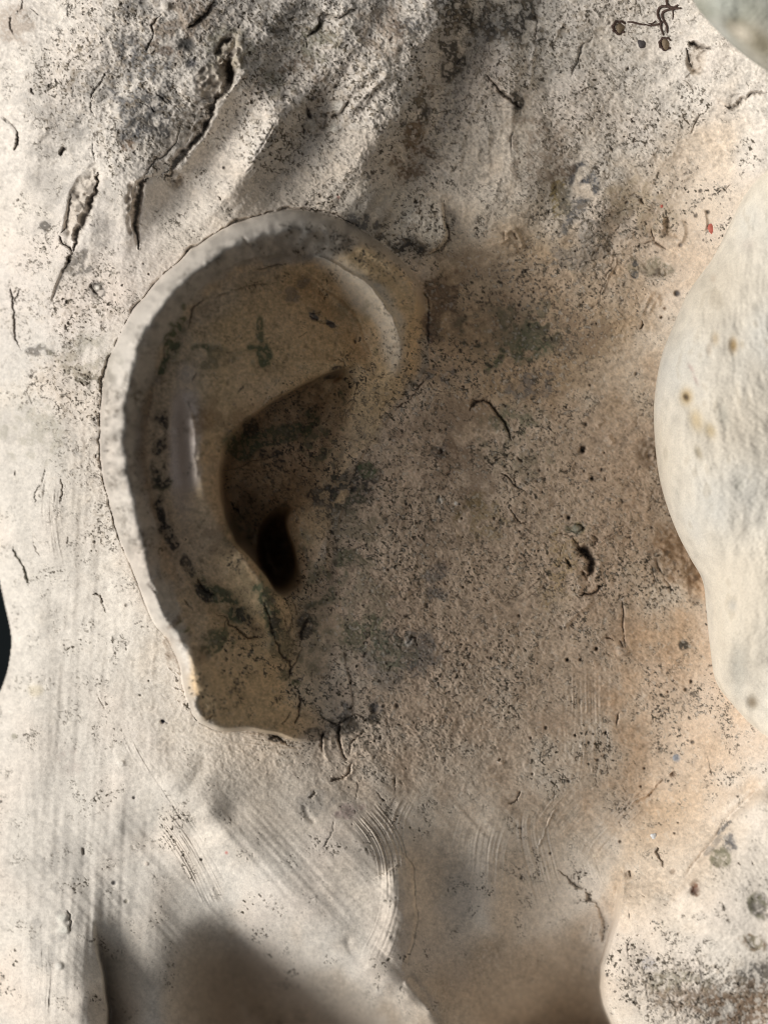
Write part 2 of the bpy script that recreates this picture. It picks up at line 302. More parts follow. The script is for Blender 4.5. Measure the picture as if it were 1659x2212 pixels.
# ---------------------------------------------------------------- colour of the clay, and the marks on it
def rgb(*c): return np.array(c, np.float32)
COL = np.empty(U.shape + (3,), np.float32); COL[:] = rgb(.73, .655, .565)
def mixc(m, c):
    m = np.clip(m, 0, 1)[..., None]; COL[...] = COL * (1 - m) + rgb(*c) * m
def blob(x, y, rx, ry, rot=0, warp=1.0, soft=.6):
    """soft rough-edged ellipse mask"""
    c, s = math.cos(R(rot)), math.sin(R(rot)); X = U - x; Y = V - y
    a = (X * c + Y * s) / rx; b = (-X * s + Y * c) / ry
    d = np.sqrt(a * a + b * b) + (N12 * .12 + N4 * .08) * warp
    return sstep(-d, -1 - soft, -1 + soft * .6)
# broad tones: greyer pink hair, pinkish cheek, cream neck, painted ochre glow by the bulge
mixc(sstep(-V, -620, -350) * .6 * (1 - earmask), (.70, .655, .605))
mixc(blob(170, 640, 220, 160) * .45, (.71, .65, .62))
mixc(blob(1000, 1150, 430, 450) * .75, (.52, .415, .335))
mixc(blob(1090, 690, 220, 170) * .7, (.47, .35, .22))
mixc(blob(1490, 1560, 140, 280, 12) * .55, (.64, .45, .29))  # warm light bounced off the bulge, put into the clay colour
mixc(blob(1490, 450, 120, 200, 15) * .42, (.70, .54, .38))
mixc(blob(1450, 1880, 120, 160, 30) * .4, (.74, .56, .38))
mixc(blob(140, 1500, 300, 760) * .7, (.66, .625, .57))
mixc(blob(640, 2020, 120, 200, -40) * .5, (.72, .70, .66))
mixc(blob(720, 1840, 90, 170, -15) * .45, (.62, .58, .53))
mixc(blob(1540, 2000, 130, 190) * .4, (.70, .66, .60)); mixc(blob(600, 2190, 220, 120, 20) * .55, (.46, .37, .28)); mixc(blob(1130, 2160, 210, 120) * .6, (.46, .36, .26))  # brown painted into the bottom hollows deepens their shade
ear_in = [(905, 800), (925, 700), (900, 600), (840, 545), (775, 520), (712, 560), (650, 560), (560, 562), (500, 580), (444, 618), (398, 668), (362, 728), (334, 790), (314, 850), (306, 910), (302, 970), (307, 1035), (324, 1100), (342, 1160), (354, 1218), (368, 1280), (384, 1340), (404, 1430), (416, 1500), (440, 1558), (530, 1575), (640, 1600), (730, 1570), (740, 1330), (700, 1180), (760, 1030)]
ein = np.zeros_like(U); sl = window(ear_in, 60); ein[sl] = sstep(poly_sd(WU[sl], WV[sl], ear_in), -8, 16); ein *= 1 - sstep(U + N12 * 10, 590, 745) * sstep(V, 1080, 1260)  # mask of the ear interior, whose warm bounce is painted in below
mixc(ein * .92, (.66, .525, .34)); mixc(ein * blob(600, 1010, 110, 170, 25) * .5, (.42, .29, .19)); mixc(blob(860, 480, 120, 62, 20) * .6, (.70, .67, .61))  # ear: warm tone plus painted bounce; concha: stain plus shade; flap: painted lit face
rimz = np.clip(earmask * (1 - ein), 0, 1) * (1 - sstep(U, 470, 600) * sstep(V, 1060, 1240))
mixc(rimz * sstep(-V, -800, -580) * .85, (.43, .385, .335)); mixc(rimz * sstep(U, 640, 760) * .7, (.46, .34, .22)); mixc(rimz * .45, (.56, .52, .46))  # rim's own grey and tan, deepened by painted shade on top and front
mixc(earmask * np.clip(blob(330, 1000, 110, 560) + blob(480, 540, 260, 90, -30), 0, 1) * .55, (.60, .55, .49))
mixc(np.clip(N30 * .25 + N12 * .12, 0, 1) * .45, (.62, .49, .40))
mixc(np.clip(-N30b * .22 + N12b * .12, 0, 1) * .4, (.76, .70, .62))
zc = np.clip(blob(1020, 1050, 480, 620, 0, soft=.9) * (1 - rimz) + ein, 0, 1); zs = np.clip(.45 + .55 * zc + .4 * sstep(-V, -500, -200), 0, 1)
COL *= (1 + (.07 * N08 + .10 * N1 + .07 * N2 + .04 * N3) * zs + .035 * N12)[..., None]
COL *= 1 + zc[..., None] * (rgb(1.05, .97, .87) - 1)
# lit strips on the helix's inner wall and on the fold, light painted in as paler clay
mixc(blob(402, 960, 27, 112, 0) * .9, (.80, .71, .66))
mixc(np.clip(blob(770, 620, 110, 26, 45) + blob(845, 725, 26, 70, -12), 0, 1) * .5, (.74, .70, .63))

def ridge_noise(a, b, t): return np.exp(-(np.abs(a) / t) ** 2) * np.exp(-(np.clip(b, 0, 9) / .9) ** 2)
# worm-like specks: thin broken lines where fine noise crosses zero
worm = np.clip(np.exp(-(N1 / .38) ** 2) * sstep(N1b + .4 * N2b, .1, .7), 0, 1)
worm2 = np.clip(np.exp(-(N2 / .26) ** 2) * sstep(N1b + .5 * N2b, .3, .9), 0, 1)
fleck = sstep(N1 * .8 + N08 * .4 + .3 * N2b, 1.1, 1.7)
dots = sstep(N1 + .25 * N2, 2.35, 2.75)
dots2 = sstep(N2b, 2.5, 2.8)
dens = np.zeros_like(U)
for a in [(950, 1130, 330, 300, 20, 1.0), (1120, 720, 190, 120, -10, .9), (900, 1330, 210, 260, 10, .9), (1250, 1180, 210, 260, 0, .6), (1000, 860, 220, 90, -20, .9), (730, 1010, 80, 90, 0, .8),
          (800, 450, 180, 90, 30, 1.0), (1250, 450, 120, 190, 10, .8), (930, 80, 420, 110, -6, 1.05), (935, 240, 80, 180, 20, 1.2), (350, 170, 220, 190, 0, .85), (1250, 1560, 300, 220, 0, .30), (1180, 400, 160, 200, 0, .5),
          (150, 800, 150, 250, 0, .35), (590, 290, 160, 100, -40, .35), (700, 230, 200, 140, 0, .7), (1560, 2150, 200, 60, 8, .9), (1000, 1500, 200, 160, 0, .5), (250, 1080, 90, 120, 0, .35), (1400, 1050, 100, 200, 0, .5), (1350, 300, 160, 200, 0, .4), (600, 1450, 180, 140, 0, .25)]:
    dens = np.maximum(dens, blob(*a[:5], soft=.9) * a[5])
dens = np.clip(dens * (1 + .35 * N12 + .2 * N30), 0, 1.2)
dens_all = np.clip(dens + .05, 0, 1.2) * (1 - .6 * sstep(V, 1650, 1850) * (1 - sstep(U, 1250, 1400)))
speck = np.clip(worm * sstep(dens_all + .25 * N4, .05, .6) * 1.4 + worm2 * sstep(dens_all + .2 * N4, .15, .8) * 1.2 + fleck * sstep(dens_all + .25 * N12 + .2 * N4, .15, .8) * 1.2, 0, 1)
# dark lichen-like crusts: patch(list) drawn as broken clumps
crust = sstep(N2 * .6 + N3 * .7 + .35 * N1, .1, 1.1)
def stain(c, x, y, rx, ry, rot, col, k, thr=.0):
    (px, py), = P(c, (x, y)); m = blob(px, py, Lc(c, rx), Lc(c, ry), rot, 1.6, .8)
    m = sstep(m, .0, .9) * sstep(m * 1.2 + N3 * .38 + N4 * .34, .12 + thr, .95 + thr)
    fl_ = sstep(m * 1.5 + N1 * .50 + N2 * .45 + N08 * .25, .70, 1.4)
    m = m * (.25 + .75 * fl_); mixc(m * min(k * 1.2, .95), col); return m * k
GREEN = (.115, .135, .075); OLIVE = (.17, .16, .10); BLACK = (.05, .045, .04); GREY = (.20, .19, .18); BROWN = (.22, .15, .10); SLATE = (.13, .13, .135)
crm = np.zeros_like(U)
for s in [
    ('a', 950, 620, 190, 300, 10, SLATE, .75, .15), ('a', 850, 800, 130, 200, 0, SLATE, .7, .2), ('a', 870, 320, 120, 110, 0, SLATE, .7, .2), ('a', 1100, 700, 240, 220, 30, BLACK, .6, .3), ('a', 1150, 150, 260, 160, -20, BROWN, .55, .2),
    ('a', 870, 60, 120, 80, 0, GREY, .6, .2), ('a', 400, 620, 260, 260, 20, GREY, .35, .35), ('a', 130, 130, 110, 140, 0, BROWN, .45, .3), ('a', 700, 500, 300, 300, 0, GREY, .35, .35), ('a', 1500, 300, 200, 160, 0, OLIVE, .5, .3), ('a', 830, 950, 60, 50, 0, BROWN, .7, 0),
    ('a', 300, 1150, 160, 300, 0, GREY, .3, .4), ('a', 700, 1350, 120, 250, 0, GREY, .35, .4), ('a', 300, 1450, 60, 60, 0, BLACK, .7, .3),
    ('b', 150, 100, 300, 160, 0, BLACK, .65, .3), ('b', 1280, 230, 110, 230, 10, BLACK, .85, .05), ('b', 1260, 60, 110, 120, 0, BLACK, .8, .1), ('b', 1550, 100, 240, 170, 0, BLACK, .75, .2), ('b', 1040, 720, 90, 260, 18, BLACK, .85, .1), ('b', 1000, 980, 130, 200, 10, BROWN, .75, .15), ('b', 980, 170, 90, 60, 0, SLATE, .7, .2),
    ('b', 800, 200, 160, 160, 0, BROWN, .5, .3), ('b', 420, 280, 220, 130, 0, OLIVE, .6, .25), ('b', 170, 540, 200, 130, 0, OLIVE, .5, .35), ('b', 700, 1440, 120, 40, 10, BLACK, .75, .2), ('b', 950, 1590, 180, 80, 10, BLACK, .85, .05), ('b', 850, 1450, 260, 200, 20, GREY, .4, .4), ('b', 230, 420, 160, 60, 0, BROWN, .6, .2), ('b', 400, 560, 80, 120, 30, BROWN, .5, .2),
    ('c', 120, 80, 150, 200, 0, BLACK, .7, .2), ('c', 200, 270, 70, 25, 0, BLACK, .8, .1), ('c', 470, 1190, 90, 120, 0, SLATE, .85, .05), ('c', 400, 1300, 150, 200, 0, BLACK, .6, .25), ('c', 200, 1000, 180, 250, 10, BROWN, .5, .3), ('c', 650, 1500, 200, 160, -30, GREY, .4, .4), ('c', 30, 650, 40, 60, 0, BLACK, .9, 0),
    ('c', 340, 1340, 60, 60, 0, (.30, .22, .05), .6, .1), ('f', 1070, 30, 70, 120, 0, (.30, .22, .08), .6, .1),
    ('d', 520, 420, 120, 80, 0, BLACK, .6, .3), ('d', 640, 600, 60, 60, 0, BLACK, .7, .2), ('d', 260, 990, 90, 30, 0, BLACK, .6, .3), ('d', 560, 1190, 110, 70, 0, BLACK, .6, .3), ('d', 520, 1100, 200, 200, 0, OLIVE, .35, .4), ('d', 200, 1500, 200, 200, 0, OLIVE, .3, .45), ('d', 560, 1550, 100, 140, 0, GREY, .4, .4),
    # in the ear
    ('e', 300, 740, 42, 110, 18, GREEN, .85, -.05), ('e', 240, 880, 16, 70, 18, GREEN, .8, 0), ('e', 330, 600, 16, 36, 25, GREEN, .7, 0), ('e', 738, 830, 52, 62, 0, GREEN, .85, -.08), ('e', 745, 690, 20, 70, 0, GREEN, .7, .05), ('e', 1030, 620, 50, 34, 20, SLATE, .8, .05), ('e', 1110, 665, 60, 18, 30, SLATE, .8, .05), ('e', 970, 440, 38, 40, 0, SLATE, .5, .15),
    ('e', 900, 510, 50, 40, 0, SLATE, .5, .2), ('e', 520, 840, 120, 60, 0, OLIVE, .6, .2), ('e', 430, 800, 40, 30, 0, GREEN, .6, .1), ('e', 560, 860, 30, 30, 0, GREEN, .65, .05), ('e', 1350, 810, 18, 30, 0, GREEN, .6, .1), ('e', 1200, 600, 120, 60, 10, OLIVE, .35, .35), ('e', 560, 1150, 120, 130, 0, BROWN, .45, .3), ('e', 420, 1130, 70, 100, 0, BROWN, .4, .3),
    ('e', 500, 1550, 24, 48, 0, GREEN, .8, -.02), ('e', 1010, 1160, 60, 60, 0, GREEN, .8, .05), ('e', 880, 1250, 170, 50, -10, GREEN, .75, .1), ('e', 850, 1350, 55, 36, 0, BLACK, .9, -.05), ('e', 760, 1350, 40, 26, 0, BLACK, .8, 0), ('e', 650, 1300, 90, 60, 20, GREEN, .75, .1), ('e', 690, 1200, 40, 50, 0, BLACK, .7, .1), ('e', 1020, 1300, 110, 120, -20, GREEN, .7, .12),
    ('e', 1200, 1020, 40, 60, 0, GREEN, .7, .1), ('e', 1130, 920, 50, 24, -30, BLACK, .9, -.1), ('e', 215, 1230, 36, 90, 14, BLACK, .7, .18), ('e', 240, 1340, 44, 34, 0, BLACK, .6, .2), ('e', 215, 1420, 40, 260, 0, BLACK, .62, .32), ('e', 235, 1490, 44, 70, 0, OLIVE, .7, .15), ('e', 205, 1172, 40, 16, -10, BLACK, .6, .1), ('e', 1240, 1480, 160, 120, 30, BLACK, .85, .12), ('e', 1150, 1560, 140, 120, 0, BLACK, .75, .2), ('e', 1100, 1380, 120, 100, 0, OLIVE, .4, .3),
    ('e', 1300, 1420, 60, 40, 20, GREEN, .8, .05), ('e', 1640, 560, 60, 160, 0, BROWN, .75, .05), ('e', 1640, 720, 22, 100, 0, (.16, .10, .09), .85, -.1), ('e', 650, 1600, 150, 100, 0, BROWN, .4, .3),
    ('i', 30, 150, 46, 60, 0, BLACK, .75, .05), ('i', 20, 380, 26, 80, -12, BLACK, .75, .05), ('i', 90, 560, 34, 130, -24, BLACK, .8, .02), ('i', 190, 720, 30, 90, -30, BLACK, .7, .08), ('i', 420, 940, 60, 220, -50, GREEN, .85, 0), ('i', 300, 900, 40, 80, -40, BLACK, .8, .05), ('i', 580, 1070, 30, 130, -45, BLACK, .8, .05),
    ('i', 730, 1020, 60, 160, -14, GREEN, .85, .0), ('i', 660, 920, 40, 50, 0, GREEN, .7, .05), ('i', 760, 1100, 40, 100, -10, BLACK, .7, .1), ('i', 380, 1220, 110, 80, -20, GREEN, .75, .08), ('i', 190, 1110, 46, 34, -20, GREEN, .8, .0), ('i', 480, 1240, 60, 60, 0, GREEN, .6, .15), ('i', 535, 1385, 40, 22, 0, GREEN, .7, .05), ('i', 820, 1430, 60, 44, -50, OLIVE, .7, 0), ('i', 900, 1480, 60, 34, 0, GREEN, .75, .05),
    ('i', 960, 1100, 60, 100, 20, BLACK, .7, .12), ('i', 1200, 660, 60, 80, 0, GREEN, .7, .15), ('i', 1050, 800, 120, 200, 0, GREEN, .55, .3), ('i', 1350, 1180, 130, 120, 0, GREEN, .7, .2), ('i', 1200, 900, 300, 300, 0, OLIVE, .45, .35), ('i', 1100, 1300, 200, 120, 0, OLIVE, .5, .3), ('i', 1200, 1660, 100, 70, 0, SLATE, .65, .15), ('i', 1410, 1650, 40, 60, 0, SLATE, .8, .0),
    ('i', 1190, 1500, 50, 70, 0, GREEN, .7, .15), ('i', 1450, 1350, 180, 160, 0, GREY, .5, .3), ('i', 600, 850, 260, 240, 0, OLIVE, .35, .4), ('i', 800, 60, 60, 40, 0, BLACK, .85, 0), ('i', 1300, 500, 200, 200, 0, OLIVE, .5, .3), ('i', 800, 1250, 90, 130, 0, OLIVE, .6, .2), ('i', 440, 560, 120, 120, 0, BROWN, .4, .3), ('i', 200, 1250, 140, 160, 0, BROWN, .45, .25), ('i', 540, 480, 90, 120, 0, OLIVE, .6, .2),
    # temple and cheek
    ('f', 280, 600, 140, 140, 0, BROWN, .85, .0), ('f', 300, 800, 120, 180, 0, BROWN, .7, .1), ('f', 950, 900, 130, 110, -20, GREEN, .85, .05), ('f', 860, 980, 200, 90, -20, GREEN, .7, .15), ('f', 650, 1060, 120, 60, -20, GREEN, .75, .1), ('f', 900, 780, 180, 140, 0, OLIVE, .55, .25), ('f', 500, 950, 60, 20, 10, BLACK, .9, 0), ('f', 880, 1200, 180, 100, 0, SLATE, .6, .2), ('f', 830, 1450, 160, 110, 0, GREEN, .6, .22),
    ('f', 320, 1150, 130, 70, 0, SLATE, .65, .15), ('f', 1150, 880, 180, 140, 0, BROWN, .5, .2), ('f', 80, 300, 110, 60, 10, BLACK, .8, .05), ('f', 1160, 60, 110, 140, 0, SLATE, .6, .2), ('f', 1180, 300, 130, 260, 10, GREY, .5, .3), ('f', 700, 900, 300, 200, 0, OLIVE, .4, .35), ('f', 300, 1500, 300, 200, 0, BROWN, .5, .3), ('f', 420, 470, 400, 120, 0, BROWN, .35, .35),
    ('j', 420, 110, 46, 50, 0, SLATE, .85, -.05), ('j', 560, 250, 220, 200, 20, BROWN, .55, .15), ('j', 900, 120, 250, 130, 20, OLIVE, .45, .3), ('j', 380, 900, 90, 60, 0, SLATE, .6, .1), ('j', 400, 1020, 60, 60, 0, SLATE, .6, .1), ('j', 230, 1400, 200, 130, 30, SLATE, .6, .2), ('j', 100, 1420, 120, 120, 0, GREEN, .55, .2), ('j', 300, 600, 300, 300, 0, BROWN, .45, .35), ('j', 1300, 615, 55, 32, 0, GREEN, .7, -.1),
    ('j', 700, 550, 160, 130, 0, (.25, .19, .08), .45, .2), ('k', 150, 660, 66, 30, 0, (.16, .17, .13), .85, -.1), ('k', 880, 850, 110, 220, -20, (.26, .17, .10), .6, .15), ('k', 920, 1480, 34, 30, 0, BLACK, .85, 0), ('k', 980, 1100, 30, 130, -8, BROWN, .6, .1), ('k', 710, 900, 40, 120, -20, BROWN, .6, .15), ('k', 670, 130, 60, 90, 0, BROWN, .5, .2), ('k', 80, 900, 130, 260, 20, (.40, .28, .12), .5, .15),
    ('c', 900, 1350, 300, 160, 0, (.42, .33, .2), .35, .3), ('g', 620, 830, 160, 90, 10, OLIVE, .6, .2), ('g', 110, 200, 90, 70, 0, SLATE, .7, .1), ('g', 470, 790, 22, 20, 0, SLATE, .8, -.1), ('g', 465, 875, 26, 22, 0, SLATE, .75, -.1),
    # jaw, neck and the near lump at lower right
    ('m', 700, 90, 120, 60, 10, BLACK, .75, .1), ('m', 500, 150, 80, 40, 0, BLACK, .7, .1), ('m', 880, 50, 60, 40, 0, BLACK, .8, .05), ('m', 250, 180, 50, 20, 10, BLACK, .85, -.05), ('m', 500, 600, 140, 80, 10, GREY, .4, .3), ('m', 720, 660, 100, 50, 0, (.35, .25, .24), .5, .2),
    ('l', 430, 1050, 160, 350, 0, GREY, .3, .35), ('l', 300, 1500, 130, 300, 0, GREY, .35, .35), ('l', 450, 330, 80, 90, 0, (.4, .33, .30), .3, .2), ('h', 800, 1440, 10, 10, 0, GREY, .1, 0),
    ('n', 1245, 1015, 26, 34, 0, (.20, .10, .06), .9, -.2), ('n', 1450, 745, 40, 46, 0, SLATE, .7, 0), ('n', 1395, 830, 44, 54, 0, OLIVE, .6, .05), ('n', 1580, 1310, 60, 40, 25, (.2, .17, .11), .7, 0), ('n', 1630, 1120, 80, 60, 10, BLACK, .6, .05), ('n', 1600, 1520, 130, 90, -10, BLACK, .7, .1), ('n', 1350, 1620, 320, 100, 0, BROWN, .65, .15), ('n', 1150, 1520, 200, 60, 0, OLIVE, .5, .2), ('n', 1500, 1700, 240, 90, 0, BROWN, .75, .08),
    ('n', 1420, 650, 50, 12, -45, GREY, .8, -.1), ('n', 990, 1420, 60, 60, 0, (.45, .45, .50), .5, .1), ('n', 1350, 760, 14, 60, 40, GREY, .5, 0),
]: crm = np.maximum(crm, stain(*s))
hairband = sstep(-V, -620, -300) * (1 - earmask)
mixc(speck * (.84 + .16 * N12.clip(-1, 1)), (.085, .07, .05))
mixc(sstep(N2 + .4 * N1 + .3 * N4, .3, 1.6) * np.clip(dens_all, 0, 1) * .45, (.33, .26, .18))
mixc((dots * .75 + dots2 * .5) * (.12 + .88 * sstep(dens_all + .25 * N30, .15, .8)), (.05, .04, .035))
rub = sstep(N3 * .6 + N2 * .5, .9, 1.7) * sstep(dens + .3 * N12, .2, .9)
mixc(rub * .28, (.16, .13, .10))
# paler worn grains
mixc(sstep(N1b + .4 * N2, 1.2, 2.1) * .3 * (1 - .6 * ein), (.78, .71, .62))

# ---------------------------------------------------------------- relief
D = np.zeros_like(U)            # small relief, added to H
rough = .5 + .9 * np.clip(dens_all, 0, 1) + .35 * sstep(-V, -560, -200) * (1 - earmask)
rough *= 1 - .72 * np.clip(sstep(V, 1620, 1800) * (1 - sstep(U, 1300, 1400)) + .6 * (1 - sstep(U, 60, 260)) * sstep(V, 500, 900), 0, 1)
rough *= 1 - .25 * earmask; D += (earmask * (1 - ein)) * (N4 * 1.0 + N3 * .6 + N12 * 1.6)
D += (N08 * .22 + N1 * .42 + N2 * .42 + N3 * .42 + N4 * .45) * rough
net = np.exp(-((N12 + .12 * N3) / .045) ** 2) * sstep(N30 + .4 * N4, .5, 1.1) * np.clip(hairband * .8 + dens, 0, 1); D -= net * 2.5; mixc(net * .4, (.12, .09, .06))
hs_ = np.clip(sstep(-V, -700, -380) * (1 - earmask), 0, 1); nk_ = (1 - sstep(U, 200, 420)) * (1 - hs_ * .4) * (1 - earmask); jw_ = sstep(V, 1620, 1800) * (1 - sstep(U, 1250, 1400))
FA, FB = noise(13, 60, R(38), 41), noise(3.0, 26, R(40), 42); VA, VB = noise(16, 85, R(2), 43), noise(2.2, 22, R(3), 44); JA = noise(2.0, 26, R(-42), 45)
D += hs_ * FA * 7.5 + hs_ * FB * .9 + nk_ * (VA * 4.2 + VB * .7) + jw_ * JA * .5 + N70 * 9 * (1 - earmask) * (1 - .5 * sstep(U, 1000, 1200))
D += N12 * 1.1 * (.6 + .4 * hairband) + N30 * 3.8 * (1 - .5 * earmask)
D -= speck * 1.2 + (dots + dots2) * (.4 + 2.8 * sstep(dens_all, .1, .6)) + crm * 1.2 * (1 + .8 * N2)
# scuffs of plaster-like flakes
fl = sstep(N3b * .7 + N4 * .6, .8, 1.0) * sstep(dens + .4 * hairband + .25 * N30b, .3, .8)
D += fl * .8

def crack(c, pts, w=4, d=14, dark=.7, lip=0.0, col=(.05, .035, .025), wide=None):
    q = P(c, *pts); w_ = Lc(c, w) if wide is None else wide
    s = window(q, 40 + 4 * w_); pl = ragged(smooth_line(q, 3), 1.2 + .25 * w_, int(abs(q[0][0] * 7 + q[0][1])))
    dd, side, t = dist_line(WU[s] * 0.6 + U[s] * .4, WV[s] * .6 + V[s] * .4, pl)
    taper = np.clip(np.minimum(t, 1 - t) * 7, .12, 1) * (1 + .30 * N4[s] + .2 * N3[s]).clip(.25, 2)
    ww = np.maximum(w_ * .42 * taper, .8)
    g = np.exp(-(dd / ww) ** 2 * .9)
    D[s] -= g * d * np.sqrt(taper).clip(0, 1.3)
    if lip: D[s] += lip * np.exp(-((dd - ww * 2.0) / (ww * 1.2)) ** 2) * (side > 0)
    m = (np.exp(-(dd / ww) ** 2 * 1.6) * dark)[..., None]
    COL[s] = COL[s] * (1 - m) + rgb(*col) * m
def fold(c, pts, h, w=30, flip=1, sharp=2.2, fade=.12):
    """one sheet of clay lapping over another: raised on one side of the line, sharp at the line"""
    q = P(c, *pts); w_ = Lc(c, w); s = window(q, w_ + 30); pl = smooth_line(q, 5)
    dd, side, t = dist_line(WU[s] * .5 + U[s] * .5, WV[s] * .5 + V[s] * .5, pl)
    sd = dd * side * flip; f = sstep(np.minimum(t, 1 - t), 0, fade)
    D[s] += h * f * sstep(sd, -sharp, sharp) * (1 - sstep(sd, 0, w_)) - h * .25 * f * np.exp(-(sd / (sharp * 1.5)) ** 2)
def ridge(c, pts, h, w, fade=.15):
    q = P(c, *pts); w_ = Lc(c, w); s = window(q, 3 * w_ + 10); pl = smooth_line(q, 5)
    dd, side, t = dist_line(U[s] + N12[s], V[s] + N12b[s], pl)
    D[s] += h * np.exp(-(dd / w_) ** 2) * sstep(np.minimum(t, 1 - t), 0, fade)
def comb(c, pts, width, amp, period=7.0, seed=1, fade=.2):
    """brush or comb strokes running along a guide line"""
    q = P(c, *pts); w_ = Lc(c, width); s = window(q, w_ + 12); pl = smooth_line(q, 5)
    dd, side, t = dist_line(U[s], V[s], pl); sd = dd * side + N12[s] * 1.2
    r = np.random.RandomState(seed); n = int(2 * w_ / period * 2.2) + 8; prof = r.standard_normal(n)
    pos = (sd + w_) / (2 * w_) * (n - 1); i = np.clip(pos.astype(int), 0, n - 2); f = np.clip(pos - i, 0, 1); f = f * f * (3 - 2 * f)
    prof2 = r.standard_normal(n); a_, b_ = prof[i] * (1 - f) + prof[i + 1] * f, prof2[i] * (1 - f) + prof2[i + 1] * f; g_ = sstep(t + .12 * N30[s], .25, .8); v = (a_ * (1 - g_) + b_ * g_) * (1 + (.3 * N4[s] + .25 * N3[s]) * (.4 if c == 'm' else 1))
    m = sstep(w_ - dd, 0, w_ * .35) * sstep(np.minimum(t, 1 - t), 0, fade) * (.65 + .35 * N30b[s]).clip(.2, 1.3)
    D[s] += amp * (.36 if c in 'abcdg' else .8 if c == 'm' else .55) * v * m
def pit(c, x, y, r, d, col=BLACK, k=.8, rim=0):
    (px, py), = P(c, (x, y)); r = Lc(c, r); s = window([(px, py)], 4 * r + 8)
    dd = np.hypot(U[s] - px, V[s] - py) * (1 + .12 * N3[s]); g = np.exp(-(dd / r) ** 4)
    D[s] -= g * d
    if rim: D[s] += rim * np.exp(-((dd - 1.3 * r) / (r * .35)) ** 2)
    m = (np.exp(-(dd / r) ** 4) * k)[..., None]; COL[s] = COL[s] * (1 - m) + rgb(*col) * m
def rubble(c, x, y, rx, ry, rot, depth, grain=9.0, col=(.45, .37, .28)):
    (px, py), = P(c, (x, y)); m = blob(px, py, Lc(c, rx), Lc(c, ry), rot, 1.5, .45)
    D[...] += m * (-depth + 3.2 * np.abs(N3) + 2.2 * N2 + 3.0 * N4); mixc(m * .35, col)
    mixc(m * sstep(-N3 - .3 * N2, .6, 1.3) * .6, (.08, .06, .045))

# hair: overlapping strands and splits
ridge('F', [(35, -20), (62, 180), (50, 420), (40, 640)], 8, 26); ridge('F', [(110, 0), (122, 250), (112, 520)], -6, 30); ridge('F', [(175, 420), (190, 560), (150, 760)], 6, 34); ridge('F', [(240, 330), (270, 480), (250, 620)], 6, 22); ridge('F', [(70, 900), (90, 1080), (130, 1260)], 6, 26); ridge('F', [(600, 60), (560, 160), (500, 210)], 7, 22); ridge('F', [(1080, 60), (1110, 200), (1090, 420)], 9, 26); ridge('F', [(1180, 120), (1200, 300), (1180, 520)], -8, 24); ridge('F', [(1260, 200), (1290, 330), (1290, 520)], 9, 34); ridge('F', [(1400, 330), (1340, 450), (1300, 620)], -6, 26)
fold('a', [(1560, 170), (1500, 380), (1500, 520), (1400, 610), (1375, 720), (1330, 830), (1230, 930), (1140, 1040), (1070, 1170)], 16, 240, -1)
crack('a', [(1470, 350), (1490, 470), (1470, 570), (1385, 640), (1370, 740), (1320, 850), (1220, 950), (1140, 1060), (1070, 1170)], 42, 26, .55, 6)
crack('a', [(1440, 380), (1490, 470), (1490, 560)], 60, 30, .8)
ridge('a', [(1659, 400), (1500, 580), (1400, 760), (1290, 930), (1190, 1080), (1110, 1220)], 9, 26)
rubble('a', 1400, 520, 90, 100, 20, 4); rubble('a', 1500, 340, 80, 110, 0, 3); rubble('a', 1130, 1150, 60, 60, 0, 2)
crack('a', [(1500, 250), (1440, 300), (1390, 370)], 24, 16, .7)
crack('a', [(960, 1160), (910, 1200), (890, 1290), (885, 1400), (878, 1500), (888, 1600)], 34, 30, .75, 3)
fold('a', [(1060, 1120), (950, 1150), (870, 1210), (860, 1330), (860, 1480), (880, 1600)], 9, 160, 1)
rubble('a', 850, 1330, 30, 130, 0, 4, col=(.36, .26, .17))
rubble('a', 520, 1340, 60, 200, 22, 14); crack('a', [(630, 1115), (622, 1200), (598, 1310), (560, 1420), (500, 1520), (478, 1640)], 34, 24, .7, 4)
crack('a', [(392, 1530), (430, 1590), (472, 1640)], 14, 16, .8); crack('a', [(440, 1260), (440, 1400), (400, 1530)], 12, 9, .5)
fold('d', [(392, 240), (470, 380), (430, 440), (390, 510), (350, 620), (330, 700)], 9, 150, 1)
crack('d', [(470, 385), (440, 440)], 22, 14, .7); crack('d', [(430, 450), (395, 490)], 14, 9, .5)
fold('a', [(0, 740), (60, 800), (100, 860), (110, 930), (95, 985)], 11, 90, 1); crack('a', [(95, 850), (115, 900), (112, 940), (95, 985)], 12, 12, .8); crack('a', [(10, 760), (50, 800)], 9, 8, .7)
crack('a', [(78, 90), (72, 140), (85, 215)], 10, 8, .7); crack('a', [(215, 590), (220, 630)], 14, 10, .8); crack('a', [(430, 960), (400, 975), (392, 1010)], 18, 14, .85)
crack('a', [(160, 0), (150, 60), (110, 90)], 8, 6, .5); crack('a', [(200, 60), (250, 105)], 7, 5, .5); crack('a', [(480, 50), (440, 130)], 7, 5, .6)
crack('a', [(705, 475), (640, 550), (590, 620), (575, 690), (600, 755)], 9, 7, .6); crack('a', [(600, 880), (600, 960), (610, 1060)], 7, 4, .3)
crack('a', [(1045, 70), (990, 140), (985, 200), (960, 280), (955, 330)], 12, 10, .65)
fold('a', [(1400, -20), (1350, 70), (1290, 130), (1210, 190)], 12, 200, 1); crack('a', [(1390, 0), (1340, 80), (1280, 140), (1215, 185)], 18, 15, .8)
pit('a', 1225, 285, 42, 10, (.05, .05, .05), .9); pit('a', 1170, 310, 16, 4); pit('a', 1080, 40, 26, -9, (.3, .27, .22), .5); pit('a', 1240, 410, 30, 5, (.12, .12, .14), .7)
crack('a', [(1180, 820), (1080, 1000), (990, 1060), (940, 1160)], 10, 7, .5); crack('a', [(1350, 640), (1200, 620), (1080, 640)], 6, 4, .45)
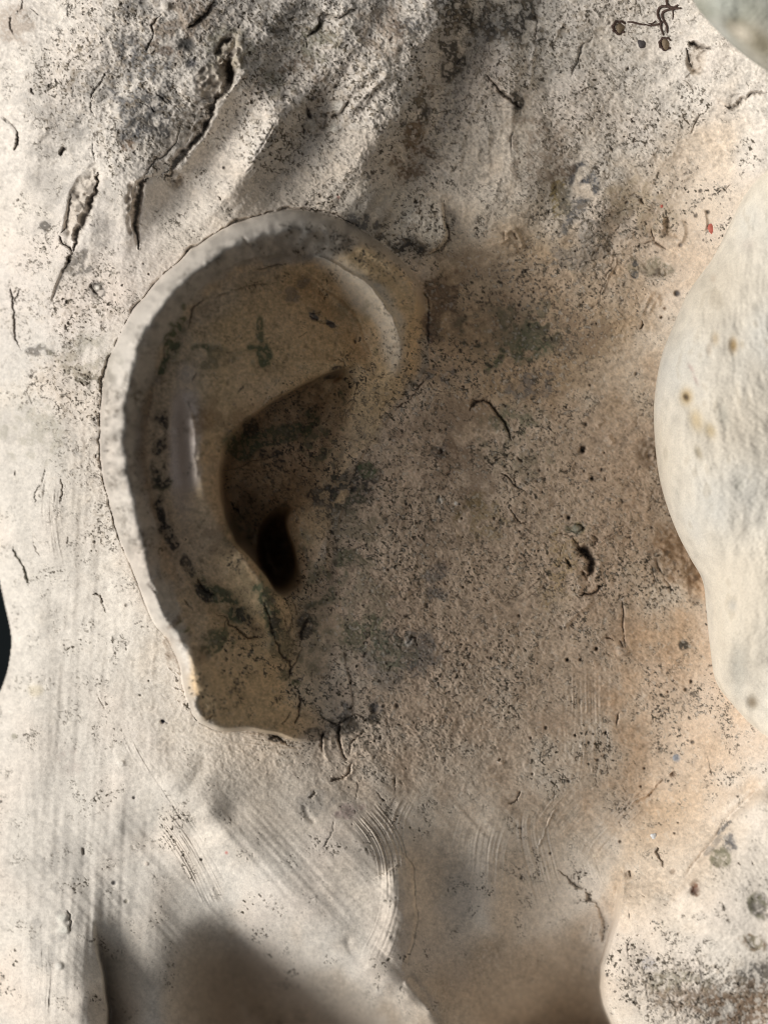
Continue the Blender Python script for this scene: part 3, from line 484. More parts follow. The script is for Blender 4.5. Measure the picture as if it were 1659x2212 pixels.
crack('a', [(1400, 1265), (1425, 1290)], 14, 9, .8); pit('a', 1450, 1085, 8, 4)
for k in range(14):
    x = 900 + 40 * (k % 7) + 13 * (k % 3); y = 560 + 60 * (k // 7) + 22 * (k % 5)
    crack('a', [(x, y), (x + 25 + 7 * (k % 4), y + 24 + 9 * (k % 3))], 6, 4, .45)
comb('a', [(1600, 850), (1500, 1050), (1400, 1190), (1260, 1300)], 120, 2.0, 5, 3); comb('b', [(230, 760), (100, 980), (-60, 1200)], 110, 2.2, 5, 4)
comb('a', [(1500, 500), (1400, 720), (1260, 950)], 60, 1.2, 4, 14)
ridge('b', [(170, 720), (60, 900), (-80, 1080)], 12, 60); ridge('a', [(1500, 1250), (1400, 1420), (1200, 1560)], -4, 60)
ridge('a', [(1560, 930), (1440, 1130), (1340, 1260)], -9, 45)
crack('d', [(80, 540), (90, 640), (97, 740), (106, 830), (102, 900), (128, 985)], 9, 11, .8); crack('d', [(136, 575), (118, 640), (100, 690)], 6, 7, .6); crack('d', [(0, 1110), (60, 1020), (130, 970)], 4, 3, .3)
pit('d', 635, 585, 20, -7, (.8, .76, .68), .8); crack('d', [(600, 550), (610, 600), (650, 620)], 9, 7, .6); pit('d', 325, 290, 16, 4, (.4, .38, .34), .4)
crack('d', [(440, 830), (438, 860)], 9, 6, .7); crack('d', [(560, 920), (590, 935)], 6, 4, .6); pit('d', 965, 497, 8, 6); pit('d', 930, 430, 6, 4)
comb('d', [(430, 560), (420, 650), (400, 760)], 110, 1.3, 4, 5)
crack('d', [(200, 1280), (210, 1340)], 9, 4, .4); crack('d', [(340, 1370), (380, 1340), (400, 1390)], 9, 5, .5); crack('d', [(530, 1180), (550, 1220), (590, 1190)], 12, 7, .6); crack('d', [(400, 1180), (470, 1140)], 8, 4, .4)
fold('b', [(650, 40), (545, 100), (430, 85)], 9, 110, 1); fold('b', [(430, 70), (420, 140), (330, 235)], 11, 180, 1); crack('b', [(430, 95), (540, 104), (640, 45)], 9, 8, .7); crack('b', [(425, 100), (400, 180), (335, 232)], 12, 9, .75); crack('b', [(310, 230), (330, 310)], 7, 5, .5)
ridge('b', [(880, 440), (760, 570), (650, 680), (560, 790)], 10, 26); ridge('b', [(830, 440), (700, 570), (600, 660)], -7, 24)
rubble('b', 420, 790, 130, 60, -20, 3); crack('b', [(340, 700), (360, 760)], 26, 14, .8); crack('b', [(490, 760), (550, 740), (620, 660)], 20, 12, .75); crack('b', [(300, 800), (315, 870)], 14, 9, .75); pit('b', 500, 830, 34, -8, (.72, .68, .6), .6); pit('b', 530, 690, 38, -8, (.75, .71, .63), .6); pit('b', 350, 800, 34, -6, (.66, .62, .55), .5)
crack('b', [(1490, 490), (1545, 560), (1600, 620), (1659, 660), (1700, 690)], 22, 14, .75); fold('b', [(1490, 480), (1550, 555), (1659, 640)], 9, 110, -1); crack('b', [(1550, 680), (1659, 690)], 9, 5, .4)
fold('b', [(1190, 1310), (1215, 1400), (1235, 1480), (1225, 1550), (1170, 1600), (1105, 1650)], 26, 320, 1, 1.8); crack('b', [(1240, 1440), (1245, 1520), (1215, 1580), (1150, 1620)], 16, 9, .6)
crack('b', [(1400, 60), (1370, 200), (1300, 400), (1180, 470)], 10, 5, .35); pit('b', 1100, 715, 30, 7, BLACK, .6)
for g in [((1250, 620), (1230, 800), (1240, 1000)), ((1400, 700), (1330, 900), (1310, 1200)), ((1500, 760), (1490, 1000), (1500, 1250)), ((1620, 800), (1590, 1050), (1520, 1350)), ((1659, 600), (1640, 900), (1659, 1100))]: ridge('b', list(g), 3.2, 16)
comb('b', [(1560, 620), (1520, 900), (1500, 1300)], 260, 1.5, 6, 6)
crack('b', [(1640, 860), (1640, 1000)], 8, 5, .5); crack('b', [(320, 1220), (420, 1180), (560, 1120), (650, 1090)], 8, -3, 0)
pit('b', 530, 1275, 12, 0, (.62, .27, .22), .6)
# upper right
crack('c', [(370, 30), (330, 150), (272, 285)], 8, -5, 0); crack('c', [(495, 262), (455, 285), (440, 350), (410, 450), (395, 500)], 14, 8, .6); ridge('c', [(150, 280), (130, 420), (120, 560)], 5, 14)
crack('c', [(160, 90), (145, 180), (160, 260)], 26, 8, .55); comb('c', [(720, -40), (700, 120), (640, 260)], 130, 1.5, 5, 7); pit('c', 640, 130, 34, -6, (.66, .58, .5), .3)
crack('c', [(1155, 265), (1200, 300), (1290, 330)], 22, 20, .75); rubble('c', 1190, 370, 60, 80, 0, 9); crack('c', [(1140, 310), (1150, 450)], 12, 12, .7); fold('c', [(1160, 250), (1290, 340), (1260, 470), (1290, 600), (1430, 690)], 9, 200, -1)
crack('c', [(1659, 590), (1560, 600), (1490, 640), (1430, 688), (1380, 670)], 20, 13, .6); crack('c', [(1270, 720), (1200, 790), (1150, 860)], 8, 6, .5); crack('c', [(1160, 430), (1120, 510)], 10, -6, 0); crack('c', [(1110, 520), (1190, 610)], 9, -5, 0)
crack('c', [(750, 440), (760, 450)], 18, 9, .85); pit('c', 500, 545, 20, -5, (.78, .74, .66), .5); crack('c', [(480, 570), (540, 560)], 8, 6, .5); crack('c', [(570, 750), (605, 740)], 8, 5, .6); crack('c', [(515, 760), (520, 800)], 8, 5, .5)
crack('c', [(1350, 1250), (1430, 1190)], 8, 6, .6); pit('c', 1220, 1235, 14, 6); pit('c', 1190, 1395, 12, 6); pit('c', 1270, 1370, 14, 7)
ridge('c', [(985, 1400), (975, 1440), (990, 1480)], 9, 12, .05); ridge('c', [(1090, 1420), (1110, 1500), (1080, 1580)], 12, 22, .1); ridge('c', [(1240, 1350), (1260, 1440), (1250, 1500)], 8, 12, .1); crack('c', [(1010, 1410), (1020, 1480), (1060, 1540)], 36, 9, .4, col=(.3, .2, .1)); crack('c', [(900, 1470), (930, 1560), (1000, 1610)], 12, 8, .5)
pit('c', 1092, 1585, 14, 6, SLATE, .7); crack('c', [(845, 1270), (860, 1310)], 16, 9, .6); crack('c', [(660, 1500), (700, 1450)], 9, 7, .6); crack('c', [(860, 1580), (930, 1560)], 10, 7, .5); ridge('g', [(600, 600), (720, 640), (760, 700)], 5, 34)
for g in [((500, 1200), (560, 1060), (600, 980)), ((640, 1120), (655, 1050)), ((560, 1180), (600, 1090), (660, 1000))]: ridge('g', list(g), 4.5, 16, .2)
crack('g', [(520, 1240), (500, 1270)], 22, 12, .8); crack('g', [(672, 1190), (655, 1210)], 14, 9, .8); crack('g', [(760, 1220), (800, 1215)], 5, 3, .4); comb('g', [(760, 1100), (700, 1300), (640, 1500)], 120, 1.2, 4, 8)
crack('g', [(335, 745), (270, 880), (200, 1040)], 12, -6, 0); crack('g', [(300, 800), (225, 960), (195, 1060)], 9, 5, .35); pit('g', 780, 1012, 24, 8, (.05, .05, .06), .9); pit('g', 690, 1125, 13, 5, BROWN, .7)
rubble('g', 640, 850, 110, 50, 10, 1.5)
# temple and cheek cracks
crack('f', [(485, 1372), (515, 1325), (560, 1312), (610, 1330), (650, 1385), (690, 1440), (725, 1500), (760, 1570)], 15, 12, .8); fold('f', [(500, 1350), (560, 1312), (610, 1330), (690, 1440), (760, 1570)], 5, 110, 1)
crack('f', [(0, 1345), (50, 1340), (110, 1290), (150, 1240), (220, 1170)], 9, 7, .7); crack('f', [(40, 1255), (90, 1275)], 9, 6, .8); crack('f', [(230, 1200), (270, 1250), (370, 1270)], 6, 4, .5); crack('f', [(1022, 618), (1018, 720)], 9, 7, .7); crack('f', [(1070, 590), (1030, 600)], 8, 5, .6); crack('f', [(900, 600), (897, 615)], 10, 6, .7); pit('f', 808, 700, 8, 5)
pit('f', 1232, 1468, 16, 9); crack('f', [(1195, 1620), (1225, 1650)], 14, 12, .8); crack('f', [(1560, 1420), (1545, 1480)], 12, 9, .5); ridge('f', [(1370, 1540), (1410, 1600)], 8, 16, .1); ridge('f', [(1300, 1480), (1350, 1440)], 5, 14, .1); crack('f', [(290, 1630), (310, 1650)], 20, 9, .8)
crack('f', [(160, 570), (205, 660), (215, 800), (215, 980)], 14, 10, .45); ridge('f', [(710, 240), (760, 210), (800, 260), (830, 330)], 8, 14, .1); ridge('f', [(680, 300), (740, 260)], 6, 9, .1); ridge('f', [(760, 300), (790, 360)], 7, 12, .1); ridge('f', [(700, 430), (860, 400)], 4, 14, .1); crack('f', [(690, 220), (700, 270)], 14, 8, .4); crack('f', [(760, 230), (790, 280)], 14, 8, .45)
crack('f', [(800, 140), (980, 148)], 7, 4, .3); crack('f', [(1590, 790), (1600, 830)], 12, 9, .6); pit('f', 1560, 1140, 8, 5); pit('f', 445, 1225, 9, 5); pit('f', 1260, 1215, 8, 5); pit('f', 330, 1500, 9, 5)
crack('j', [(1318, 745), (1350, 765), (1385, 800), (1400, 860), (1380, 920)], 42, 30, .85, 0, (.03, .02, .015)); crack('j', [(1350, 880), (1370, 940)], 30, 12, .4, col=(.35, .24, .12)); ridge('j', [(1290, 850), (1300, 950), (1350, 1010)], 7, 34); ridge('j', [(1430, 760), (1440, 880), (1400, 960)], 6, 26)
crack('j', [(1475, 975), (1440, 1005), (1395, 1030), (1330, 1045)], 16, 14, .85); crack('j', [(1255, 815), (1262, 850), (1280, 862)], 14, 10, .8); crack('j', [(1160, 655), (1230, 660), (1300, 690), (1340, 740)], 10, 8, .6); crack('j', [(1410, 650), (1430, 680), (1410, 720)], 14, 9, .6); crack('j', [(1215, 700), (1205, 790)], 6, 4, .4)
crack('j', [(1230, 610), (1270, 590), (1330, 590), (1345, 620), (1300, 645), (1250, 625)], 10, 7, .7); pit('j', 1305, 615, 32, -5, (.34, .35, .29), .6)
comb('j', [(1680, 550), (1560, 640), (1410, 740)], 55, 3.6, 6, 9, .12); comb('j', [(1440, 1020), (1320, 1120), (1190, 1260)], 60, 3.4, 6, 10, .15); ridge('j', [(1420, 1060), (1300, 1160), (1200, 1270)], 5, 14)
crack('j', [(820, 262), (870, 290), (900, 340), (975, 372)], 12, 8, .8); crack('j', [(900, 290), (905, 330)], 9, 6, .7); crack('j', [(882, 482), (915, 540), (935, 570), (990, 582)], 9, 7, .7); crack('j', [(920, 140), (965, 190)], 12, 8, .75); crack('j', [(400, 400), (430, 450)], 22, 9, .75); pit('j', 525, 447, 12, -5, (.85, .83, .78), .8); pit('j', 420, 430, 20, -5, (.6, .58, .52), .6)
crack('j', [(1485, 1310), (1530, 1320)], 18, 12, .85); crack('j', [(1605, 1060), (1590, 1240), (1605, 1385)], 10, 8, .5); pit('j', 1428, 1390, 12, 8, BROWN, .8); pit('j', 1240, 1460, 9, 6); pit('j', 750, 1450, 9, 6); pit('j', 1250, 540, 14, 8); pit('j', 1400, 290, 14, 8); pit('j', 1338, 110, 20, 9); crack('j', [(1325, 95), (1350, 130)], 16, 10, .8); pit('j', 650, 1350, 8, 5); pit('j', 85, 878, 9, 7)
crack('j', [(200, 1350), (240, 1310), (265, 1335)], 12, 8, .7); pit('j', 220, 1350, 26, -5, (.62, .6, .55), .5); crack('j', [(840, 1080), (1000, 990), (1150, 900)], 5, 3, .3); crack('j', [(980, 1060), (1120, 970)], 5, 3, .25); crack('j', [(780, 180), (860, 150)], 8, 6, .6)
for g in [(905, 330), (1080, 375), (1045, 305), (1060, 235), (1460, 235), (1350, 240), (990, 260), (1480, 120), (1645, 670), (280, 230), (560, 545), (770, 545), (935, 630), (1055, 755), (270, 575), (560, 1360), (590, 1390), (930, 1175), (715, 1075), (570, 990)]: pit('j', g[0], g[1], 8 + (g[0] * 7 % 5), 6, BLACK, .75)
crack('k', [(730, 870), (760, 960), (820, 1060), (860, 1130)], 12, 7, .4); crack('k', [(700, 900), (725, 1060)], 14, 8, .45); crack('k', [(1040, 930), (1055, 1060)], 14, 9, .6); rubble('k', 880, 900, 120, 160, -20, 2, col=(.45, .3, .18)); rubble('k', 690, 110, 60, 60, 0, 1); comb('k', [(1130, 1560), (1120, 1800), (1000, 1960), (900, 2100)], 50, 2.0, 5, 11); comb('k', [(1060, 1300), (980, 1400), (880, 1480)], 50, 2, 5, 12)
pit('k', 480, 1520, 34, -7, (.62, .5, .4), .3); crack('k', [(455, 1440), (490, 1500)], 14, 8, .5); crack('k', [(470, 1950), (440, 2040)], 7, 5, .5); comb('k', [(250, 1600), (250, 1900), (240, 2250)], 210, 1.9, 5.5, 13, .1)
for g in [(690, 655), (1240, 1835), (970, 1730), (805, 1805), (1290, 1860), (305, 1505), (100, 1580), (190, 1580), (155, 2110), (370, 2090), (280, 440), (270, 312), (340, 245), (110, 588), (880, 960), (490, 890), (930, 1790)]: pit('k', g[0], g[1], 9 + (g[0] * 3 % 5), 6, BLACK, .75)
pit('k', 1395, 1870, 26, 3, BROWN, .6)
# helix and ear interior
fold('F', [(x, y) for x, y, _ in ce][1:], -52, 150, -1, 2.2, .06)
crack('F', [(830, 528), (770, 488), (720, 463), (650, 450), (580, 458), (510, 483), (440, 523), (380, 568), (330, 618), (288, 670), (260, 720), (238, 770), (226, 830), (219, 900), (217, 960), (224, 1030), (240, 1095), (260, 1165), (283, 1228)], 4.5, 9, .38)  # groove round the rim, its occlusion painted as a dark line
fold('F', [(640, 548), (712, 562), (778, 606), (830, 656), (862, 710), (870, 760)], -15, 36, -1, 2.5, .2)
fold('F', [(640, 578), (698, 616), (748, 664), (782, 714), (800, 762), (806, 800)], -20, 60, 1, 2.5, .2)
fold('F', [(390, 850), (412, 900), (424, 960), (426, 1020), (420, 1060)], -12, 46, -1, 2.2, .2)
fold('F', [(650, 545), (575, 553), (508, 572), (452, 608), (404, 660), (364, 718), (334, 780), (312, 850), (304, 910), (302, 970), (312, 1040), (330, 1110), (344, 1180), (356, 1250), (376, 1320)], -26, 46, -1, 2.2, .08)
crack('e', [(655, 215), (690, 262), (720, 240)], 14, 9, .5, -3); crack('e', [(885, 348), (810, 352), (720, 388)], 12, 6, .55); crack('e', [(830, 455), (700, 470), (560, 500), (500, 530)], 7, 3, .4); crack('e', [(440, 525), (395, 580), (368, 680)], 12, 7, .7); crack('e', [(330, 590), (270, 700), (235, 880)], 8, 5, .5); crack('e', [(405, 910), (388, 965)], 9, 5, .6)
crack('e', [(1105, 862), (1160, 852), (1195, 885), (1170, 905)], 8, 6, .7); crack('e', [(1268, 962), (1230, 1060), (1185, 1150)], 9, 7, .65); crack('e', [(870, 1020), (840, 1055)], 14, 6, .8); crack('e', [(1010, 990), (920, 1045), (860, 1080), (760, 1130)], 9, 6, .55); pit('e', 1245, 758, 8, 5); crack('e', [(950, 735), (1000, 700)], 7, 4, .6); crack('e', [(1010, 620), (1060, 650), (1130, 670), (1150, 690)], 9, 4, .7); crack('e', [(1075, 600), (1020, 610)], 8, 4, .7); crack('e', [(1330, 680), (1345, 740)], 8, 4, .6)
fold('e', [(330, 1050), (380, 1120), (405, 1200), (400, 1320), (405, 1420)], 5, 60, 1); crack('e', [(335, 1050), (385, 1130), (402, 1200)], 8, 4, .4); ridge('e', [(210, 1300), (250, 1250), (300, 1230)], 5, 20); crack('e', [(180, 1020), (150, 1200)], 6, 3, .4, col=(.3, .12, .08))
crack('e', [(545, 1440), (680, 1400), (830, 1370)], 7, 5, .5); crack('e', [(590, 1600), (610, 1640), (640, 1650)], 16, 8, .8); pit('e', 695, 1585, 10, 4); crack('e', [(540, 1390), (530, 1450)], 10, 6, .6)
crack('e', [(0, 1010), (40, 960), (20, 900)], 12, 6, .35); crack('e', [(100, 740), (160, 750)], 14, 5, .3)
crack('i', [(380, 1030), (430, 1060), (470, 1110), (540, 1140), (600, 1180), (680, 1180)], 10, 9, .75); crack('i', [(440, 1060), (435, 1130)], 8, 6, .6); crack('i', [(270, 810), (300, 880), (380, 920)], 12, 8, .7); ridge('i', [(400, 980), (480, 1040), (560, 1110)], 6, 18); crack('i', [(180, 930), (195, 980), (230, 1000)], 10, 6, .7)
crack('i', [(760, 1190), (800, 1290), (850, 1340), (870, 1400), (862, 1460)], 12, 9, .75); crack('i', [(975, 1060), (940, 1140), (925, 1220)], 18, 12, .75); crack('i', [(930, 1270), (880, 1380)], 8, 6, .6); crack('i', [(700, 960), (730, 1080), (760, 1190)], 16, 8, .6); crack('i', [(830, 940), (870, 1040), (880, 1140)], 9, 7, .55); crack('i', [(780, 960), (830, 1090), (850, 1200)], 7, 5, .5); crack('i', [(880, 920), (900, 1010)], 7, 5, .5); crack('i', [(640, 1300), (560, 1260)], 6, 4, .4)
crack('i', [(945, 1545), (940, 1610), (915, 1680), (880, 1765)], 12, 9, .75); crack('i', [(855, 1650), (820, 1710), (800, 1740)], 8, 6, .6); crack('i', [(540, 1720), (520, 1750)], 9, 5, .5); ridge('i', [(860, 1210), (930, 1110), (1010, 1040)], 4, 8); crack('i', [(530, 570), (560, 545), (620, 540), (630, 460)], 10, 8, .7); crack('i', [(470, 310), (490, 350), (520, 370)], 14, 8, .8); pit('i', 845, 230, 12, 5); pit('i', 1270, 230, 20, 6)
crack('i', [(570, 1775), (680, 1800), (760, 1830), (800, 1850), (860, 1880)], 12, 9, .75); crack('i', [(740, 1830), (770, 1845)], 30, 9, .8); crack('i', [(1060, 1800), (1055, 1910)], 12, 8, .65); crack('i', [(1180, 1750), (1170, 1860), (1210, 1980)], 12, 7, .5); crack('i', [(1020, 1660), (1150, 1750), (1290, 1700), (1360, 1730)], 8, 6, .55); pit('i', 1405, 1640, 26, 7, SLATE, .7); pit('i', 1545, 1628, 14, 7)
crack('i', [(230, 1700), (300, 1730), (370, 1690)], 10, 6, .5, 3); crack('i', [(350, 1700), (340, 1740)], 8, 5, .5); crack('i', [(240, 1570), (270, 1560)], 9, 6, .6); pit('i', 250, 1580, 14, -4, (.8, .76, .68), .6)
for k in range(26):
    x = 15 + (k * 53) % 210; y = 980 + k * 26; crack('i', [(x - 30 + k * 5, y), (x - 6 + k * 5, y + 14)], 6, -4, 0)
crack('h', [(960, 835), (975, 880), (1000, 900)], 16, 10, .7); crack('h', [(960, 820), (1020, 800)], 6, -6, 0); crack('h', [(1060, 1080), (1160, 1010)], 10, -7, 0); crack('h', [(1035, 1095), (1075, 1140)], 10, 8, .6)
# neck
crack('h', [(82, 600), (110, 670), (150, 740), (180, 800), (192, 850)], 17, 15, .75, col=(.10, .11, .07)); crack('h', [(90, 100), (98, 140)], 10, 7, .5); crack('h', [(275, 205), (235, 260), (222, 340)], 9, 6, .5); crack('h', [(400, 160), (405, 240), (385, 330)], 10, 7, .5); crack('h', [(215, 560), (235, 620), (258, 665)], 7, 5, .5); crack('h', [(432, 540), (438, 580)], 9, 5, .5); crack('h', [(295, 90), (280, 190)], 6, 4, .4)
crack('h', [(600, 915), (640, 925), (660, 960), (658, 980)], 11, 9, .75); crack('h', [(658, 980), (675, 1010), (682, 1042)], 7, 5, .6); crack('h', [(818, 1220), (828, 1280)], 8, 5, .4); pit('h', 616, 568, 9, 5); pit('h', 822, 980, 12, 4, GREY, .5); pit('h', 910, 1560, 8, 4); pit('h', 965, 1468, 7, 4); pit('h', 750, 1290, 7, 4); crack('h', [(640, 1560), (700, 1659)], 5, 3, .3)
comb('h', [(340, 120), (320, 400), (380, 800)], 90, 1.5, 5, 21); comb('h', [(1130, 1150), (1220, 1500), (1260, 1700)], 60, 1.5, 4, 22)
ridge('h', [(190, 420), (290, 760), (350, 1000), (400, 1300)], -5, 90)
pit('h', 235, 1530, 50, 0, (.66, .57, .40), .5)
pit('l', 1055, 72, 12, 7, (.04, .05, .09), .9); crack('l', [(1040, 62), (1075, 85)], 14, 6, .8, col=(.04, .05, .09)); pit('l', 870, 565, 11, 5, GREY, .8); pit('l', 740, 1115, 13, 5, SLATE, .8); pit('l', 95, 165, 16, 3, OLIVE, .6); pit('l', 1465, 920, 11, 0, (.55, .12, .10), .7); pit('l', 1305, 965, 9, 4); pit('l', 820, 1235, 11, 4, OLIVE, .5); crack('l', [(550, 880), (545, 930)], 16, 6, .5)
pit('l', 405, 1340, 34, -9, (.76, .74, .66), .6); pit('l', 415, 1420, 34, -8, (.76, .74, .66), .6); crack('l', [(440, 1290), (460, 1360), (450, 1440)], 12, 7, .4); pit('l', 385, 1650, 28, -7, (.78, .76, .7), .5); pit('l', 785, 345, 22, -4, (.8, .77, .7), .3); pit('l', 950, 993, 14, -3, (.75, .63, .52), .5)
comb('l', [(790, 130), (900, 330), (1050, 560), (1160, 760)], 70, 1.0, 5, 23); comb('l', [(1060, 640), (1200, 830), (1330, 1050), (1450, 1290)], 130, 1.6, 5, 24); comb('l', [(640, 1540), (700, 1660), (790, 1790)], 90, 1.8, 6, 25); comb('l', [(200, 1300), (210, 1700), (190, 2050)], 160, 1.2, 5, 26)
ridge('l', [(1180, 560), (1280, 420), (1330, 250)], -5, 50); ridge('l', [(760, 230), (800, 500), (740, 900)], 5, 50)
# jaw
comb('m', [(830, 640), (930, 780), (1000, 930), (1020, 1130), (985, 1370), (870, 1640)], 130, 2.4, 6.5, 30, .1)
comb('m', [(0, 170), (250, 200), (480, 210)], 60, 1.3, 4, 31)
fold('m', [(1040, 900), (1110, 980), (1140, 1120), (1158, 1300), (1150, 1450), (1110, 1620), (1060, 1700)], 34, 260, 1, 2.0, .2)
comb('m', [(1080, 1000), (1100, 1250), (1030, 1600)], 50, 1.2, 6, 32, .35)
comb('m', [(1600, 660), (1540, 850), (1520, 1080), (1500, 1380)], 260, 1.3, 6.5, 33, .3); comb('m', [(1150, 1250), (1250, 1400), (1180, 1600)], 120, 1.4, 6, 34); comb('m', [(1100, 560), (1030, 700), (1020, 850)], 80, 1.6, 6, 37)
crack('m', [(738, 345), (720, 385), (670, 420), (605, 466)], 18, 13, .6); ridge('m', [(760, 370), (690, 440)], 4, 16); crack('m', [(560, 150), (540, 200), (548, 275)], 11, 9, .6); crack('m', [(665, 80), (660, 180), (680, 260), (700, 340)], 16, 10, .55); crack('m', [(850, 150), (760, 200), (720, 300)], 12, 6, .35); crack('m', [(1020, 430), (1012, 480), (1010, 530)], 11, 8, .75); crack('m', [(640, 700), (600, 820), (580, 880)], 5, 3, .3); crack('m', [(905, 520), (975, 600)], 7, 4, .5); crack('m', [(765, 460), (760, 580)], 6, 4, .4); crack('m', [(470, 560), (500, 540), (500, 520)], 8, 6, .5)
ridge('m', [(560, 160), (570, 260), (600, 340)], 4, 14); ridge('m', [(600, 160), (620, 260)], 3, 12)
ridge('m', [(430, 610), (460, 680), (510, 720)], -4, 16); ridge('m', [(700, 1450), (740, 1560), (860, 1680)], -6, 26); ridge('m', [(1090, 1690), (1180, 1790), (1260, 1900), (1300, 1990)], -8, 26); pit('m', 1110, 1765, 34, -6, (.7, .63, .55), .2); pit('m', 920, 1820, 24, -5, (.7, .65, .6), .3)
for g in [(672, 622), (725, 497), (145, 322), (432, 345), (400, 282), (748, 735), (935, 608), (1025, 772), (1305, 460), (1405, 405), (1230, 608), (1095, 375), (955, 100), (400, 435)]: pit('m', g[0], g[1], 4 + (g[0] * 7 % 7), 4, BLACK, .7)
crack('n', [(260, 452), (235, 490), (200, 518), (180, 515)], 12, 10, .65); crack('n', [(150, 270), (130, 285)], 12, 8, .75); ridge('n', [(130, 280), (165, 295)], 4, 10, .1); crack('n', [(470, 915), (520, 950), (560, 980), (640, 1010)], 14, 9, .6); crack('n', [(640, 1010), (690, 1090), (740, 1160), (752, 1240), (740, 1320)], 22, 14, .35); ridge('n', [(690, 1040), (760, 1130), (790, 1190)], 8, 24)
comb('n', [(640, -20), (660, 200), (640, 400), (500, 560), (380, 740)], 150, 1.4, 6, 36, .25); comb('n', [(360, 540), (330, 700), (400, 980), (440, 1100)], 120, 1.3, 6, 39); comb('n', [(640, 820), (690, 980), (760, 1080)], 60, 2.2, 6, 40); comb('n', [(700, 1180), (680, 1300), (620, 1420)], 60, 2, 6, 41); comb('n', [(1100, 350), (900, 540), (700, 740), (640, 860)], 80, 2.2, 6, 42)
crack('n', [(450, 560), (400, 660), (375, 770)], 8, -6, 0); crack('n', [(1070, 390), (980, 460), (885, 530)], 16, -7, 0); crack('n', [(980, 470), (1000, 455)], 14, 6, .3); crack('n', [(1120, 350), (1135, 375)], 22, 9, .6, col=BROWN); crack('n', [(815, 20), (805, 80)], 12, 8, .5); crack('n', [(1040, 780), (1055, 840), (1065, 885)], 12, 9, .65); crack('n', [(1310, 250), (1320, 310), (1365, 360)], 7, 5, .5); crack('n', [(1440, 210), (1447, 245)], 7, 5, .5)
pit('n', 880, 925, 26, 6, (.5, .4, .3), .5); crack('n', [(885, 910), (890, 940)], 14, 8, .6); crack('n', [(870, 1120), (880, 1190)], 9, 6, .5); crack('n', [(800, 1340), (790, 1440)], 6, 4, .3); crack('n', [(905, 1270), (880, 1400)], 5, 3, .3); pit('n', 1120, 905, 16, 5, BROWN, .6); pit('n', 1140, 270, 24, 0, (.38, .39, .42), .85); pit('n', 1245, 1015, 24, 7, (.12, .06, .04), .8); pit('n', 1487, 484, 8, 5); pit('n', 752, 1493, 7, 5)
for g in [(570, 142), (533, 398), (645, 302), (693, 280), (960, 327), (740, 128), (320, 155), (405, 98), (430, 805), (265, 945), (825, 738), (645, 182), (1232, 178), (1130, 692), (1150, 632), (940, 428), (330, 358)]: pit('n', g[0], g[1], 8 + (g[0] * 7 % 5), 6, BLACK, .8)
pit('n', 1450, 745, 18, 3, SLATE, .5)
for (c_, x_, y_, a_, b_, ro_, q_) in [('n', 1395, 835, 46, 60, 20, OLIVE), ('n', 1578, 1305, 66, 44, 25, BROWN), ('n', 1640, 1120, 84, 62, 8, OLIVE), ('n', 1245, 1015, 30, 44, 0, BROWN)]:
    (px_, py_), = P(c_, (x_, y_)); o_ = blob(px_, py_, Lc(c_, a_), Lc(c_, b_), ro_, 2.2, .3); i_ = blob(px_ + 1, py_ + 2, Lc(c_, a_) * .6, Lc(c_, b_) * .55, ro_, 2.6, .4)
    rg_ = np.clip(o_ - i_, 0, 1); mixc(rg_ * sstep(N2 + .6 * N3, -.8, 1) * .7, q_); D += o_ * 1.2 - i_ * 3.0
fold('n', [(1680, 380), (1500, 560), (1400, 680), (1290, 820), (1180, 980), (1080, 1130)], 26, 520, -1, 7, .15)
ridge('n', [(1640, 420), (1500, 560), (1400, 680), (1290, 820), (1180, 980)], -9, 26); ridge('n', [(1560, 420), (1300, 640), (1200, 800), (1090, 960), (960, 1130)], 7, 34); ridge('n', [(840, 860), (830, 960), (840, 1000), (806, 1110), (806, 1230), (745, 1350), (712, 1480)], 6, 20)
comb('n', [(950, 1500), (1200, 1530), (1659, 1500)], 80, 2, 5, 43); comb('n', [(1000, 1640), (1300, 1620), (1659, 1600)], 80, 1.6, 5, 44)
for k in range(30):
    x = 820 + (k * 137) % 760; y = 620 + (k * 211) % 1050
    if y > 640 + (1500 - x) * .9 or x < 1100: crack('n', [(x, y), (x + 12, y + 22 - (k % 5) * 9)], 5, 4, .35)

# ---------------------------------------------------------------- left silhouette: the head curves away to its back
sil = smooth_line([(-130, -330), (-110, 200), (-90, 700), (-46, 1050), (-14, 1190), (8, 1290), (25, 1370), (24, 1410), (14, 1460), (-10, 1520), (-40, 1600), (-90, 1750), (-130, 2100), (-140, 2560)], 6)
sx = np.interp(V, sil[:, 1], sil[:, 0]).astype(np.float32)
t = np.clip(1 - (U - sx) / 70.0, 0, 1)
H -= (1 - np.sqrt(np.clip(1 - t ** 2, 0, 1))) * 90
gy_, gx_ = np.gradient(H); steep = fblur(sstep(np.hypot(gx_, gy_) / GD, 4.5, 8), 1.0).clip(0, 1)   # no stretched grain on walls seen edge-on: there the shader's 3D grain takes over
for k_ in range(3): COL[..., k_] = COL[..., k_] * (1 - steep) + fblur(COL[..., k_], 5) * steep
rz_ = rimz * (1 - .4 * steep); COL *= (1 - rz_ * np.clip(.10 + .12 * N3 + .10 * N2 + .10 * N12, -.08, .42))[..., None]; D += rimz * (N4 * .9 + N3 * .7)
D *= 1 - .35 * steep
Hf = H + D
keep = (U - sx) > -1.0
Hf = np.where(keep, Hf, Hf - 300)

